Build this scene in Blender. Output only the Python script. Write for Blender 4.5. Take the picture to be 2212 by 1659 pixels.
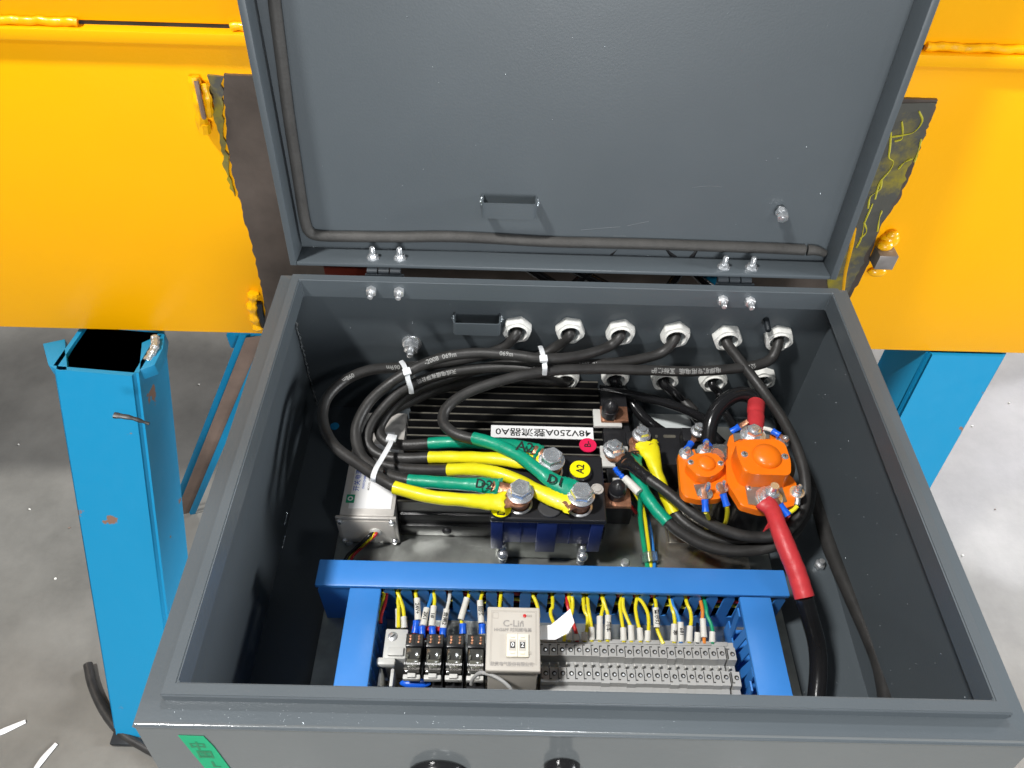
import bpy, bmesh, math, random
from mathutils import Vector, Matrix
random.seed(7)
V = Vector
for o in list(bpy.data.objects): bpy.data.objects.remove(o)
S = bpy.context.scene; COL = S.collection

# ------------------------------------------------------------ camera
CAM = V((0.22022, -0.18007, 0.51225)); PITCH, YAW, ROLL, FPX = 0.838715, 0.0131, 0.0352029, 1658.0
_F = V((math.sin(YAW)*math.cos(PITCH), math.cos(YAW)*math.cos(PITCH), -math.sin(PITCH)))
_R0 = V((math.cos(YAW), -math.sin(YAW), 0)); _U0 = _R0.cross(_F)
_R = _R0*math.cos(ROLL)+_U0*math.sin(ROLL); _U = -_R0*math.sin(ROLL)+_U0*math.cos(ROLL)
cd = bpy.data.cameras.new('camera'); co = bpy.data.objects.new('camera', cd); COL.objects.link(co)
cd.sensor_width = 36; cd.lens = FPX/2212*36; cd.clip_start = .01; cd.clip_end = 200
m = Matrix((_R, _U, -_F)).transposed().to_4x4(); m.translation = CAM; co.matrix_world = m
S.camera = co
cd.dof.use_dof = False

# ------------------------------------------------------------ light
w = bpy.data.worlds.new('World'); S.world = w; w.use_nodes = True
bg = w.node_tree.nodes['Background']; bg.inputs[0].default_value = (.80, .87, 1.0, 1); bg.inputs[1].default_value = .12
S.view_settings.view_transform = 'Standard'; S.view_settings.look = 'None'; S.view_settings.exposure = 0; S.view_settings.gamma = 1
def lamp(loc, target, power, size, col=(1, 1, 1), kind='AREA', sy=None, spot=None):
    l = bpy.data.lights.new('hall_or_fill_lamp', kind); l.energy = power; l.color = col
    if kind == 'AREA':
        l.size = size
        l.shape = 'DISK'
        if sy: l.shape = 'RECTANGLE'; l.size_y = sy
    else:
        l.shadow_soft_size = size
        if spot: l.spot_size = math.radians(spot); l.spot_blend = .8
    o = bpy.data.objects.new('hall_or_fill_lamp', l); COL.objects.link(o); o.location = loc
    o.rotation_euler = (V(target)-V(loc)).to_track_quat('-Z', 'Y').to_euler()
    return o
lamp((-1.4, -.55, 3.4), (.25, .2, 0), 180, .34, (1, .985, .96))        # high bay overhead, slightly left (key)
lamp((-1.15, -2.8, 3.0), (.2, .2, 0), 22, .34, (1, .985, .95))        # high bay, front left
lamp((1.95, -2.9, 3.0), (.25, .2, 0), 20, .34, (.97, .98, 1))         # high bay, front right
lamp((.6, -4.4, .62), (.3, .4, .2), 165, 1.3, (.97, .985, 1))         # unseen soft fill added in front to light the lid and beam
lamp((.5, 2.6, 3.6), (.25, .1, -.1), 80, .4, (.93, .97, 1))           # high bay behind the lid
lamp((4.2, .1, 1.05), (.25, .2, -.1), 150, .9, (.96, .98, 1))         # low doorway light from the right
lamp((3.3, 2.4, 1.5), (1.9, 1.0, -.8), 150, 1.2, (.95, .94, 1))       # unseen light added to brighten the right hand floor

# ------------------------------------------------------------ pixel-ray helper (2212x1659 px): meets a real plane of the place
def _ray(u, v): return _F + _R*((u-1106)/FPX) - _U*((v-829.5)/FPX)
def Pz(u, v, z): d = _ray(u, v); return CAM + d*((z-CAM.z)/d.z)
def Py(u, v, y): d = _ray(u, v); return CAM + d*((y-CAM.y)/d.y)
def Px(u, v, x): d = _ray(u, v); return CAM + d*((x-CAM.x)/d.x)

# ------------------------------------------------------------ materials
MATS = {}
def mat(name, col, rough=.5, metal=0, bump=0, bscale=400, var=0, vscale=8, spec=.5, coat=0, trans=0, col2=None, thr=None, ior=1.45, speck=0, alpha=1, vdet=4):
    m = bpy.data.materials.new(name); m.use_nodes = True; nt = m.node_tree; b = nt.nodes['Principled BSDF']
    b.inputs['Base Color'].default_value = (*col, 1); b.inputs['Roughness'].default_value = rough
    b.inputs['Metallic'].default_value = metal; b.inputs['Specular IOR Level'].default_value = spec
    b.inputs['Coat Weight'].default_value = coat; b.inputs['Coat Roughness'].default_value = .08
    b.inputs['Transmission Weight'].default_value = trans; b.inputs['IOR'].default_value = ior
    tc = nt.nodes.new('ShaderNodeTexCoord')
    def noise(sc, det=4, r=.55):
        n = nt.nodes.new('ShaderNodeTexNoise'); n.inputs['Scale'].default_value = sc; n.inputs['Detail'].default_value = det
        n.inputs['Roughness'].default_value = r; nt.links.new(tc.outputs['Object'], n.inputs['Vector']); return n
    last = None
    if var or col2:
        n = noise(vscale, vdet, .68 if vdet > 4 else .55); mr = nt.nodes.new('ShaderNodeValToRGB')
        c2 = col2 if col2 else tuple(c*(1-var) for c in col)
        c1 = col if col2 else tuple(min(1, c*(1+var)) for c in col)
        lo, hi = thr if thr else (.3, .7)
        mr.color_ramp.elements[0].position = lo; mr.color_ramp.elements[1].position = hi
        mr.color_ramp.elements[0].color = (*c2, 1); mr.color_ramp.elements[1].color = (*c1, 1)
        nt.links.new(n.outputs['Fac'], mr.inputs['Fac']); nt.links.new(mr.outputs['Color'], b.inputs['Base Color']); last = mr
        rr = nt.nodes.new('ShaderNodeMapRange'); rr.inputs[3].default_value = max(0, rough-.08); rr.inputs[4].default_value = min(1, rough+.1)
        n2 = noise(vscale*3); nt.links.new(n2.outputs['Fac'], rr.inputs[0]); nt.links.new(rr.outputs[0], b.inputs['Roughness'])
    if speck:
        n = noise(speck, 1, .4); mr = nt.nodes.new('ShaderNodeValToRGB'); mr.color_ramp.elements[0].position = .77; mr.color_ramp.elements[1].position = .79
        mr.color_ramp.elements[0].color = (0, 0, 0, 1); mr.color_ramp.elements[1].color = (1, 1, 1, 1)
        mx = nt.nodes.new('ShaderNodeMix'); mx.data_type = 'RGBA'; nt.links.new(n.outputs['Fac'], mr.inputs['Fac']); nt.links.new(mr.outputs['Color'], mx.inputs[0])
        if last: nt.links.new(last.outputs['Color'], mx.inputs[6])
        else: mx.inputs[6].default_value = (*col, 1)
        mx.inputs[7].default_value = (.6, .6, .6, 1); nt.links.new(mx.outputs[2], b.inputs['Base Color'])
    if bump:
        n = noise(bscale, 3); bp = nt.nodes.new('ShaderNodeBump'); bp.inputs['Strength'].default_value = bump; bp.inputs['Distance'].default_value = .002
        nt.links.new(n.outputs['Fac'], bp.inputs['Height']); nt.links.new(bp.outputs[0], b.inputs['Normal'])
    if alpha < 1: b.inputs['Alpha'].default_value = alpha
    MATS[name] = m; return m
GREY = mat('grey_powder_paint', (.073, .087, .097), .40, 0, .05, 500, .06, 5, spec=.5)
GREYF = mat('grey_gloss_paint', (.13, .142, .146), .16, 0, .12, 120, .06, 5, spec=.7, coat=.7)
YELL = mat('yellow_enamel', (.88, .405, .0), .36, 0, .10, 160, .05, 2.5, spec=.35)
YELLD = mat('yellow_enamel_rough', (.86, .42, .0), .3, 0, .4, 150, .1, 30, coat=.4)
RAW = mat('bare_dark_steel', (.085, .068, .058), .42, .35, .1, 200, .35, 14)
RAWO = mat('oversprayed_steel', (.30, .245, .015), .4, .1, .2, 120, 0, 13, col2=(.080, .080, .070), thr=(.47, .66), vdet=6)
DRIP = mat('thin_yellow_run', (.42, .38, .03), .3, coat=.3)
SCR = mat('pale_scratch', (.13, .145, .155), .5)
BARE = mat('bare_grey_steel', (.26, .24, .23), .4, .4, .1, 200, .2, 40)
BLUE = mat('blue_enamel', (.004, .225, .43), .42, 0, .15, 60, .12, 5, spec=.35)
BLUEW = mat('blue_enamel_worn', (.006, .215, .41), .42, 0, .15, 60, 0, 16, col2=(.20, .12, .085), thr=(.335, .35))
RUST = mat('primer_brown_steel', (.2, .14, .11), .6, 0, .2, 90, .3, 10)
DARKIN = mat('dark_steel_or_shade', (.02, .025, .03), .5, .2, .2, 60, .5, 20)  # dark steel, also used as painted shade in the open leg top
CONC = mat('concrete_floor', (.158, .153, .138), .5, 0, .12, 60, .34, 3.0, coat=.08, vdet=14)
BLK = mat('black_rubber_cable', (.030, .029, .028), .42, 0, .12, 500, .25, 60)
BLKG = mat('black_gloss_cable', (.012, .012, .013), .2, 0, .05, 200)
SEAL = mat('foam_rubber_seal', (.05, .048, .045), .62, 0, .3, 300, .2, 40)
NUTP = mat('light_grey_nylon', (.82, .82, .78), .4, 0, .05, 300, .04, 60)
NUTI = mat('grey_nylon_inside', (.62, .66, .66), .45)
STEEL = mat('zinc_plated_steel', (.80, .81, .82), .34, .85, .02, 500, .15, 120)
CHROME = mat('bright_bolt_steel', (.86, .88, .90), .24, .85, .02, 300, .1, 150)
GALV = mat('galvanised_plate', (.34, .35, .33), .33, .75, .1, 70, .35, 26)
GALVB = mat('polished_plate', (.50, .46, .40), .22, .9, .25, 28, .3, 18)
COPPER = mat('copper', (.52, .25, .15), .36, .75, .3, 400, .3, 200)
TGRN = mat('green_heatshrink', (.001, .29, .17), .38, 0, .35, 130, .1, 60, coat=.05)
TYEL = mat('yellow_heatshrink', (.80, .71, .010), .38, 0, .25, 100, .06, 60, coat=.05)
TRED = mat('red_heatshrink', (.54, .038, .045), .42, 0, .3, 150, .12, 60)
ORNG = mat('orange_plastic', (.90, .185, .006), .33, 0, .06, 200, .05, 60, coat=.12)
DUCT = mat('blue_pvc', (.043, .222, .62), .38, 0, .05, 200, .05, 12)
BPVC = mat('blue_terminal_pvc', (.01, .12, .72), .3, 0, .1, 400)
WYEL = mat('yellow_wire', (.82, .70, .02), .35); WRED = mat('red_wire', (.55, .02, .02), .35); WBLU = mat('blue_wire', (.03, .22, .62), .35)
WGRN = mat('green_wire', (.01, .33, .16), .35); WORG = mat('orange_wire', (.75, .25, .04), .35); WBLK = mat('black_wire', (.015, .015, .015), .4)
WHT = mat('white_marker_sleeve', (.70, .69, .64), .5, 0, .1, 300, .05, 100)
TIE = mat('white_nylon', (.78, .80, .82), .35)
PAPER = mat('white_label', (.86, .86, .86), .5); INK = mat('black_ink', (.015, .015, .015), .5); PRINT = mat('grey_cable_print', (.30, .30, .29), .5)
INKG = mat('grey_ink', (.33, .31, .29), .5); INKB = mat('blue_ink', (.05, .12, .5), .5)
SYEL = mat('yellow_sticker', (.92, .82, .0), .4); SRED = mat('red_sticker', (.80, .015, .09), .4)
FIN = mat('black_anodised', (.014, .014, .015), .3, 0, .05, 200, .3, 40); FINE = mat('worn_fin_edge', (.17, .16, .13), .4, .3, .1, 300, .4, 60)
BPL = mat('black_plastic', (.02, .02, .022), .28, 0, .05, 200); BCAP = mat('black_cap_rubber', (.02, .02, .022), .3)
NAVY = mat('navy_plastic', (.016, .03, .13), .3, 0, .05, 200)
PGRY = mat('dusty_grey_cap', (.045, .045, .048), .7)
ALU = mat('cast_aluminium', (.62, .59, .55), .42, .25, .08, 200, .1, 60)
TERM = mat('grey_terminal_plastic', (.41, .41, .40), .45, 0, .04, 300, .05, 80); TERMD = mat('dark_terminal_gap', (.035, .035, .033), .5)
BEIGE = mat('beige_plastic', (.52, .485, .43), .42, 0, .03, 300); CREAM = mat('cream_plastic', (.80, .76, .62), .4)
SMOKE = mat('smoked_cover', (.055, .055, .05), .1, 0, spec=.6, coat=.5); SMOKL = mat('smoked_window', (.12, .12, .10), .16, coat=.4)
ENDW = mat('white_grey_plastic', (.60, .60, .57), .42); CLEAR = mat('clear_plastic', (.8, .85, .85), .1, trans=.9)
GTAPE = mat('green_cloth_tape', (.01, .33, .15), .5, 0, .1, 200, .1, 30); GTAPEI = mat('dark_tape_print', (.03, .19, .09), .6)
REDG = mat('red_button', (.25, .05, .06), .3); WWELD = mat('bright_weld', (.5, .55, .58), .25, .7, .8, 300)
BDOT = mat('blue_dot', (.03, .42, .85), .4)

# ------------------------------------------------------------ build helpers
def woff(p):
    o = V((0, 0, 0))
    while p: o = o + p.location; p = p.parent
    return o
def obj(name, bm, material, parent=None, world=True, sharp=38, label=None, kind=None):
    me = bpy.data.meshes.new(name); bmesh.ops.recalc_face_normals(bm, faces=bm.faces)
    o = bpy.data.objects.new(name, me)
    if world:
        if parent: off = woff(parent)
        else:
            xs = [v.co for v in bm.verts]
            off = V(((min(c.x for c in xs)+max(c.x for c in xs))/2, (min(c.y for c in xs)+max(c.y for c in xs))/2, min(c.z for c in xs)))
            o.location = off
        bmesh.ops.translate(bm, verts=bm.verts, vec=-off)
    bm.to_mesh(me); bm.free(); me.materials.append(material)
    me.polygons.foreach_set('use_smooth', [True]*len(me.polygons)); me.set_sharp_from_angle(angle=math.radians(sharp))
    COL.objects.link(o)
    if parent: o.parent = parent
    if label: o['label'] = label
    if kind: o['kind'] = kind
    return o
def tag(o, label, cat, group=None):
    o['label'] = label; o['category'] = cat
    if group: o['group'] = group
    return o
def thing(name, label, cat, loc=(0, 0, 0), group=None):
    o = bpy.data.objects.new(name, None); COL.objects.link(o); o.location = loc; o.empty_display_size = .01
    return tag(o, label, cat, group)
def dup(root, loc, label=None, rot=None):
    def cp(o, par):
        c = o.copy(); COL.objects.link(c); c.parent = par
        for ch in o.children: cp(ch, c)
        return c
    r = cp(root, None); r.location = loc
    if rot is not None: r.rotation_euler = rot
    if label: r['label'] = label
    return r
def B(): return bmesh.new()
def box(bm, lo, hi, bev=0, seg=2, M=None):
    c = [(lo[i]+hi[i])/2 for i in range(3)]; s = [abs(hi[i]-lo[i]) for i in range(3)]
    mt = Matrix.Translation(c) @ Matrix.Diagonal((*s, 1))
    if M is not None: mt = M @ mt
    r = bmesh.ops.create_cube(bm, size=1, matrix=mt)
    if bev:
        es = {e for v in r['verts'] for e in v.link_edges}
        bmesh.ops.bevel(bm, geom=list(es), offset=bev, segments=seg, affect='EDGES', profile=.5)
    return bm
def prism(bm, poly, z0, z1, bev=0, seg=2, M=None, bevel_all=True, taper=1.0):
    """poly: xy list; extruded z0..z1"""
    n = len(poly); cx = sum(p[0] for p in poly)/n; cy = sum(p[1] for p in poly)/n
    lo = [bm.verts.new((cx+(p[0]-cx), cy+(p[1]-cy), z0)) for p in poly]
    hi = [bm.verts.new((cx+(p[0]-cx)*taper, cy+(p[1]-cy)*taper, z1)) for p in poly]
    fs = [bm.faces.new(lo[::-1]), bm.faces.new(hi)] + [bm.faces.new((lo[i], lo[(i+1) % n], hi[(i+1) % n], hi[i])) for i in range(n)]
    vs = lo+hi
    if M is not None: bmesh.ops.transform(bm, matrix=M, verts=vs)
    if bev:
        es = [e for e in fs[1].edges]
        if bevel_all: es = list({e for f in fs for e in f.edges})
        bmesh.ops.bevel(bm, geom=es, offset=bev, segments=seg, affect='EDGES', profile=.5)
    return bm
def lathe(bm, prof, n=24, M=None, close=True):
    """prof: (r,z) list, revolved about z"""
    rings = []
    for r, z in prof:
        if r < 1e-6: rings.append([bm.verts.new((0, 0, z))])
        else: rings.append([bm.verts.new((r*math.cos(2*math.pi*k/n), r*math.sin(2*math.pi*k/n), z)) for k in range(n)])
    vs = [v for r in rings for v in r]
    for a, b in zip(rings, rings[1:]):
        for k in range(n):
            k2 = (k+1) % n
            q = [a[k % len(a)], a[k2 % len(a)], b[k2 % len(b)], b[k % len(b)]]
            q2 = []
            for x in q:
                if x not in q2: q2.append(x)
            if len(q2) > 2: bm.faces.new(q2)
    if M is not None: bmesh.ops.transform(bm, matrix=M, verts=vs)
    return bm
def hexp(r, n=6, a0=0): return [(r*math.cos(a0+2*math.pi*k/n), r*math.sin(a0+2*math.pi*k/n)) for k in range(n)]
def hexnut(bm, r, z0, z1, a0=0, M=None, n=6, bev=None):
    """hexagon with rounded crown: intersection look by bevelled upper corners"""
    prism(bm, hexp(r, n, a0), z0, z1, bev if bev else r*.10, 2, M=M, bevel_all=False)
def frames(pts, sub=8):
    P = [V(p) for p in pts]
    if len(P) > 2:
        Q = [P[0]*2-P[1]]+P+[P[-1]*2-P[-2]]; out = []
        for i in range(1, len(Q)-2):
            p0, p1, p2, p3 = Q[i-1:i+3]
            for k in range(sub):
                t = k/sub
                out.append(.5*((2*p1)+(p2-p0)*t+(2*p0-5*p1+4*p2-p3)*t*t+(3*p1-p0-3*p2+p3)*t**3))
        out.append(P[-1])
    else: out = P
    fr = []; N = None
    for i, c in enumerate(out):
        T = (out[min(i+1, len(out)-1)]-out[max(i-1, 0)]).normalized()
        if N is None:
            up = V((0, 0, 1)) if abs(T.z) < .9 else V((0, 1, 0))
            N = (up-T*up.dot(T)).normalized()
        else: N = (N-T*N.dot(T)).normalized()
        fr.append((c, T, N, T.cross(N)))
    return fr
def tube(bm, fr, rad, n=14, flat=None, cap=True):
    """rad: number or f(t)->r ; flat f(t)->(width factor, height factor) in world-up frame"""
    L = len(fr); rings = []
    for i, (c, T, N, Bn) in enumerate(fr):
        t = i/(L-1); r = rad(t) if callable(rad) else rad; a, b = (1, 1)
        if flat:
            a, b = flat(t); up = V((0, -.35, 1)); N = (up-T*up.dot(T)).normalized(); Bn = T.cross(N)
        rings.append([bm.verts.new(c+N*(r*b*math.cos(2*math.pi*k/n))+Bn*(r*a*math.sin(2*math.pi*k/n))) for k in range(n)])
    for A, C in zip(rings, rings[1:]):
        for k in range(n): bm.faces.new((A[k], A[(k+1) % n], C[(k+1) % n], C[k]))
    if cap: bm.faces.new(rings[0][::-1]); bm.faces.new(rings[-1])
    return bm
def subfr(fr, a, b):
    L = len(fr)-1; return fr[int(round(a*L)):int(round(b*L))+1]
_tc = {}
def textmesh(s, size, bold=0, align='CENTER'):
    k = (s, size, bold, align)
    if k not in _tc:
        c = bpy.data.curves.new('t', 'FONT'); c.body = s; c.size = size; c.align_x = align; c.align_y = 'CENTER'; c.offset = bold; c.resolution_u = 2
        o = bpy.data.objects.new('t', c); COL.objects.link(o); bpy.context.view_layer.update()
        me = bpy.data.meshes.new_from_object(o.evaluated_get(bpy.context.evaluated_depsgraph_get()))
        bpy.data.objects.remove(o); _tc[k] = me
    return _tc[k]
def textbm(s, size, M, bold=0, sx=1, align='CENTER'):
    bm = B(); bm.from_mesh(textmesh(s, size, bold, align)); bmesh.ops.transform(bm, matrix=M @ Matrix.Diagonal((sx, 1, 1, 1)), verts=bm.verts); return bm
def basis(o, x, y, z=None):
    x = V(x).normalized(); y = V(y); z = V(z) if z else x.cross(y); z.normalize(); y = z.cross(x)
    m = Matrix((x, y, z)).transposed().to_4x4(); m.translation = V(o); return m
def axis(o, z, a=0):
    """matrix whose local z points along z"""
    z = V(z).normalized(); r = V((1, 0, 0)) if abs(z.x) < .9 else V((0, 1, 0)); y = z.cross(r).normalized(); x = y.cross(z)
    m = Matrix((x, y, z)).transposed().to_4x4(); m.translation = V(o); return m @ Matrix.Rotation(a, 4, 'Z')
def cable_print(parent, fr, t0, s, size, r, flip=False, view=(0, -.6, .75), material=None, name='cable_print', bold=0.00012):
    """flat lettering wrapped on the round jacket, starting at arc fraction t0"""
    L = [0]
    for a, b in zip(fr, fr[1:]): L.append(L[-1]+(b[0]-a[0]).length)
    bm = B(); bm.from_mesh(textmesh(s, size, bold, 'LEFT'))
    base = t0*L[-1]; vw = V(view).normalized()
    for v in bm.verts:
        sarc = base + (-v.co.x if flip else v.co.x); sarc = max(0, min(L[-1]-1e-6, sarc))
        i = 0
        while L[i+1] < sarc: i += 1
        t = (sarc-L[i])/(L[i+1]-L[i]); c = fr[i][0].lerp(fr[i+1][0], t); T = fr[i][1].lerp(fr[i+1][1], t).normalized()
        n = (vw-T*vw.dot(T)).normalized(); wdir = n.cross(T)
        ph = (-v.co.y if flip else v.co.y)/r
        v.co = c + (n*math.cos(ph)+wdir*math.sin(ph))*(r+.00025)
    return obj(name, bm, material or PRINT, parent)

# ============================================================ SETTING
def ground():
    bm = B(); bmesh.ops.create_grid(bm, x_segments=2, y_segments=2, size=15, matrix=Matrix.Translation((0, 3, -.8)))
    o = obj('floor', bm, CONC); o['kind'] = 'structure'
ground()

# ------------------------------------------------------------ yellow beam
YB = .545
def beam():
    zb = Py(1106, 735, YB).z; t = thing('crane_beam', 'long yellow painted steel beam behind the open grey lid', 'beam', (.25, YB+.06, zb))
    zl = Py(200, 66, YB-.009).z
    bm = B(); box(bm, (-1.8, YB, zb), (2.6, YB+.10, zl-.012), .0015); obj('web_plate', bm, YELL, t)
    bm = B(); box(bm, (-1.8, YB-.009, zl-.0119), (2.6, YB+.10, zl), .0018); obj('ledge_strip', bm, YELL, t)
    bm = B(); box(bm, (-1.8, YB+.002, zl+.0035), (2.6, YB+.10, zl+.22), .003)
    obj('upper_plate', bm, YELL, t)
    bm = B(); box(bm, (-1.8, YB+.004, zl+.0001), (2.6, YB+.09, zl+.0034), 0); obj('seam', bm, DARKIN, t)
    # weld beads between ledge and upper plate, left out where the photograph shows the open seam
    def bead(u0, v0, u1, v1):
        a = Py(u0, v0, YB-.0005); b = Py(u1, v1, YB-.0005); a.z = b.z = zl+.004
        n = max(4, int((b-a).length/.006)); pts = [a.lerp(b, i/n)+V((0, random.uniform(-.0006, .0006), random.uniform(-.0006, .0006))) for i in range(n+1)]
        bm = B(); tube(bm, frames(pts, 2), lambda q: .0040+.0002*math.sin(q*n*3.1), 10); obj('weld_bead', bm, YELLD, t)
    bead(-900, 45, 165, 40); bead(498, 50, 540, 52); bead(2005, 90, 3000, 90)
    # bare trapezoid steel plate the box hangs on
    pl = [(481, 162), (486, 230), (488, 296), (497, 345), (506, 388), (522, 450), (538, 511), (551, 560), (561, 606), (571, 660), (577, 716), (1812, 746), (1830, 656), (1852, 615), (1875, 570), (1890, 520), (1902, 492), (1921, 460), (1939, 437), (1962, 385), (1985, 328), (2006, 270), (2026, 216)]
    def plate(name, poly, y0, y1, m):
        rg = random.Random(len(poly)); q = []
        for i, (u, v) in enumerate(poly):
            u2, v2 = poly[(i+1) % len(poly)]; nn = max(1, int(math.hypot(u2-u, v2-v)/9))
            for k in range(nn):
                p = Py(u+(u2-u)*k/nn, v+(v2-v)*k/nn, y0); j = .0013 if abs(u2-u) < 1.5*abs(v2-v) else .0002
                q.append(p+V((rg.uniform(-j, j)*(1.6 if name != 'bare_steel_plate' else 1), 0, rg.uniform(-j, j)*.5)))
        bm = B(); prism(bm, [(p.x, p.z) for p in q], -y1, -y0, M=Matrix.Rotation(math.radians(90), 4, 'X')); return obj(name, bm, m, t)
    plate('bare_steel_plate', pl, YB-.004, YB-.0005, RAW)
    plate('oversprayed_strip', [(1700, 230), (2022, 222), (1990, 310), (1962, 370), (1935, 432), (1900, 488), (1868, 560), (1828, 640), (1790, 640), (1780, 400)], YB-.0056, YB-.0041, RAWO)
    plate('oversprayed_strip', [(447, 163), (479, 166), (482, 230), (483, 290), (500, 390), (507, 425), (488, 380), (474, 300), (462, 240)], YB-.0035, YB-.0006, RAWO)
    # paint drips on the bare plate, thin raised runs of yellow
    for pts in ([(1985, 240), (1992, 262), (1975, 285), (1950, 292), (1925, 296)], [(1948, 262), (1950, 285), (1948, 300), (1932, 305)],
                [(1925, 285), (1922, 320), (1920, 340), (1930, 350), (1922, 368), (1900, 395), (1890, 430)], [(1972, 342), (1955, 350), (1940, 365)],
                [(1905, 390), (1900, 410), (1880, 425), (1875, 450)], [(1885, 440), (1868, 480), (1862, 510), (1850, 535)], [(1866, 480), (1872, 500), (1858, 515)],
                [(1990, 300), (1984, 325), (1975, 350)], [(1905, 455), (1900, 470), (1895, 500)]):
        bm = B(); tube(bm, frames([Py(u, v, YB-.0062) for u, v in pts], 4), lambda q: .0008+.0004*math.sin(q*9), 6); obj('paint_run', bm, DRIP, t)
    bm = B(); tube(bm, frames([Py(u, v, YB-.006) for u, v in [(1843, 490), (1838, 530), (1825, 590), (1820, 640)]], 4), lambda q: .0045*(1-.5*q), 8, flat=lambda q: (.4, 1)); obj('paint_run', bm, YELLD, t)
    # torn weld lugs
    bm = B()
    for (a, b, r) in (((418, 165), (438, 280), .0055), ((440, 180), (452, 250), .004)):
        tube(bm, frames([Py(a[0], a[1], YB-.005), Py((a[0]+b[0])/2+3, (a[1]+b[1])/2, YB-.010), Py(b[0], b[1], YB-.006)], 6), lambda q, r=r: r*(1+.2*math.sin(q*17)), 8)
    obj('weld_lug', bm, YELLD, t)
    bm = B(); tube(bm, frames([Py(424, 175, YB-.012), Py(430, 205, YB-.016), Py(441, 255, YB-.012)], 6), .0024, 6); obj('lug_slot', bm, RUST, t)
    bm = B(); tube(bm, frames([Py(441, 265, YB-.008), Py(443, 285, YB-.008)], 3), .0062, 8); obj('weld_drop', bm, YELLD, t)
    bm = B(); tube(bm, frames([Py(548, 632, YB-.004), Py(545, 660, YB-.006), Py(552, 690, YB-.005), Py(560, 712, YB-.004)], 6), lambda q: .0062*(1+.3*math.sin(q*23)), 8); obj('weld_lug', bm, YELLD, t)
    bm = B(); tube(bm, frames([Py(560, 655, YB-.005), Py(563, 680, YB-.006), Py(570, 705, YB-.005)], 4), .004, 6); obj('torn_hole', bm, DARKIN, t)
    c = Py(1913, 560, YB-.018)
    bm = B(); box(bm, (c.x-.0115, YB-.024, c.z-.011), (c.x+.0105, YB-.0045, c.z+.009), .0012, M=None); obj('steel_stop_block', bm, BARE, t, label='bare grey steel block welded on the right of the beam')
    bm = B(); bmesh.ops.create_uvsphere(bm, u_segments=16, v_segments=10, radius=.0095, matrix=Matrix.Translation(Py(1921, 518, YB-.003)) @ Matrix.Diagonal((1.2, .9, 1.1, 1)))
    bmesh.ops.create_uvsphere(bm, u_segments=16, v_segments=10, radius=.007, matrix=Matrix.Translation(Py(1912, 530, YB-.010)) @ Matrix.Diagonal((1.3, 1, .9, 1)))
    bmesh.ops.create_uvsphere(bm, u_segments=16, v_segments=10, radius=.006, matrix=Matrix.Translation(Py(1928, 508, YB-.006)) @ Matrix.Diagonal((1.2, .8, .9, 1)))
    bmesh.ops.create_uvsphere(bm, u_segments=12, v_segments=8, radius=.008, matrix=Matrix.Translation(Py(1895, 588, YB-.004)) @ Matrix.Diagonal((1.4, .6, .8, 1)))
    obj('weld_blob', bm, YELLD, t)
    return zb
ZB = beam()

# ------------------------------------------------------------ blue stands
def tube_leg(name, t, A, Bv, xd, yd, wx, wy, th=.006, m=BLUE, open_top=True, parts=True):
    """hollow square tube between A (top centre) and Bv (bottom centre)"""
    xd = V(xd).normalized(); yd = V(yd).normalized(); bm = B()
    def ring(c, a, b): return [bm.verts.new(c+xd*sx*a/2+yd*sy*b/2) for sx, sy in ((-1, -1), (1, -1), (1, 1), (-1, 1))]
    o1 = ring(A, wx, wy); o2 = ring(Bv, wx, wy); i1 = ring(A, wx-2*th, wy-2*th); i2 = ring(A+(Bv-A)*.5, wx-2*th, wy-2*th)
    for k in range(4):
        j = (k+1) % 4
        bm.faces.new((o1[k], o1[j], o2[j], o2[k])); bm.faces.new((o1[k], o1[j], i1[j], i1[k])); bm.faces.new((i1[k], i1[j], i2[j], i2[k]))
    bm.faces.new(o2); bm.faces.new(i2)
    es = [e for e in bm.edges if (e.verts[0] in o1) != (e.verts[1] in o1) and (e.verts[0] in o2) != (e.verts[1] in o2)]
    bmesh.ops.bevel(bm, geom=es, offset=.006, segments=3, affect='EDGES')
    return obj(name, bm, m, t)
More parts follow.
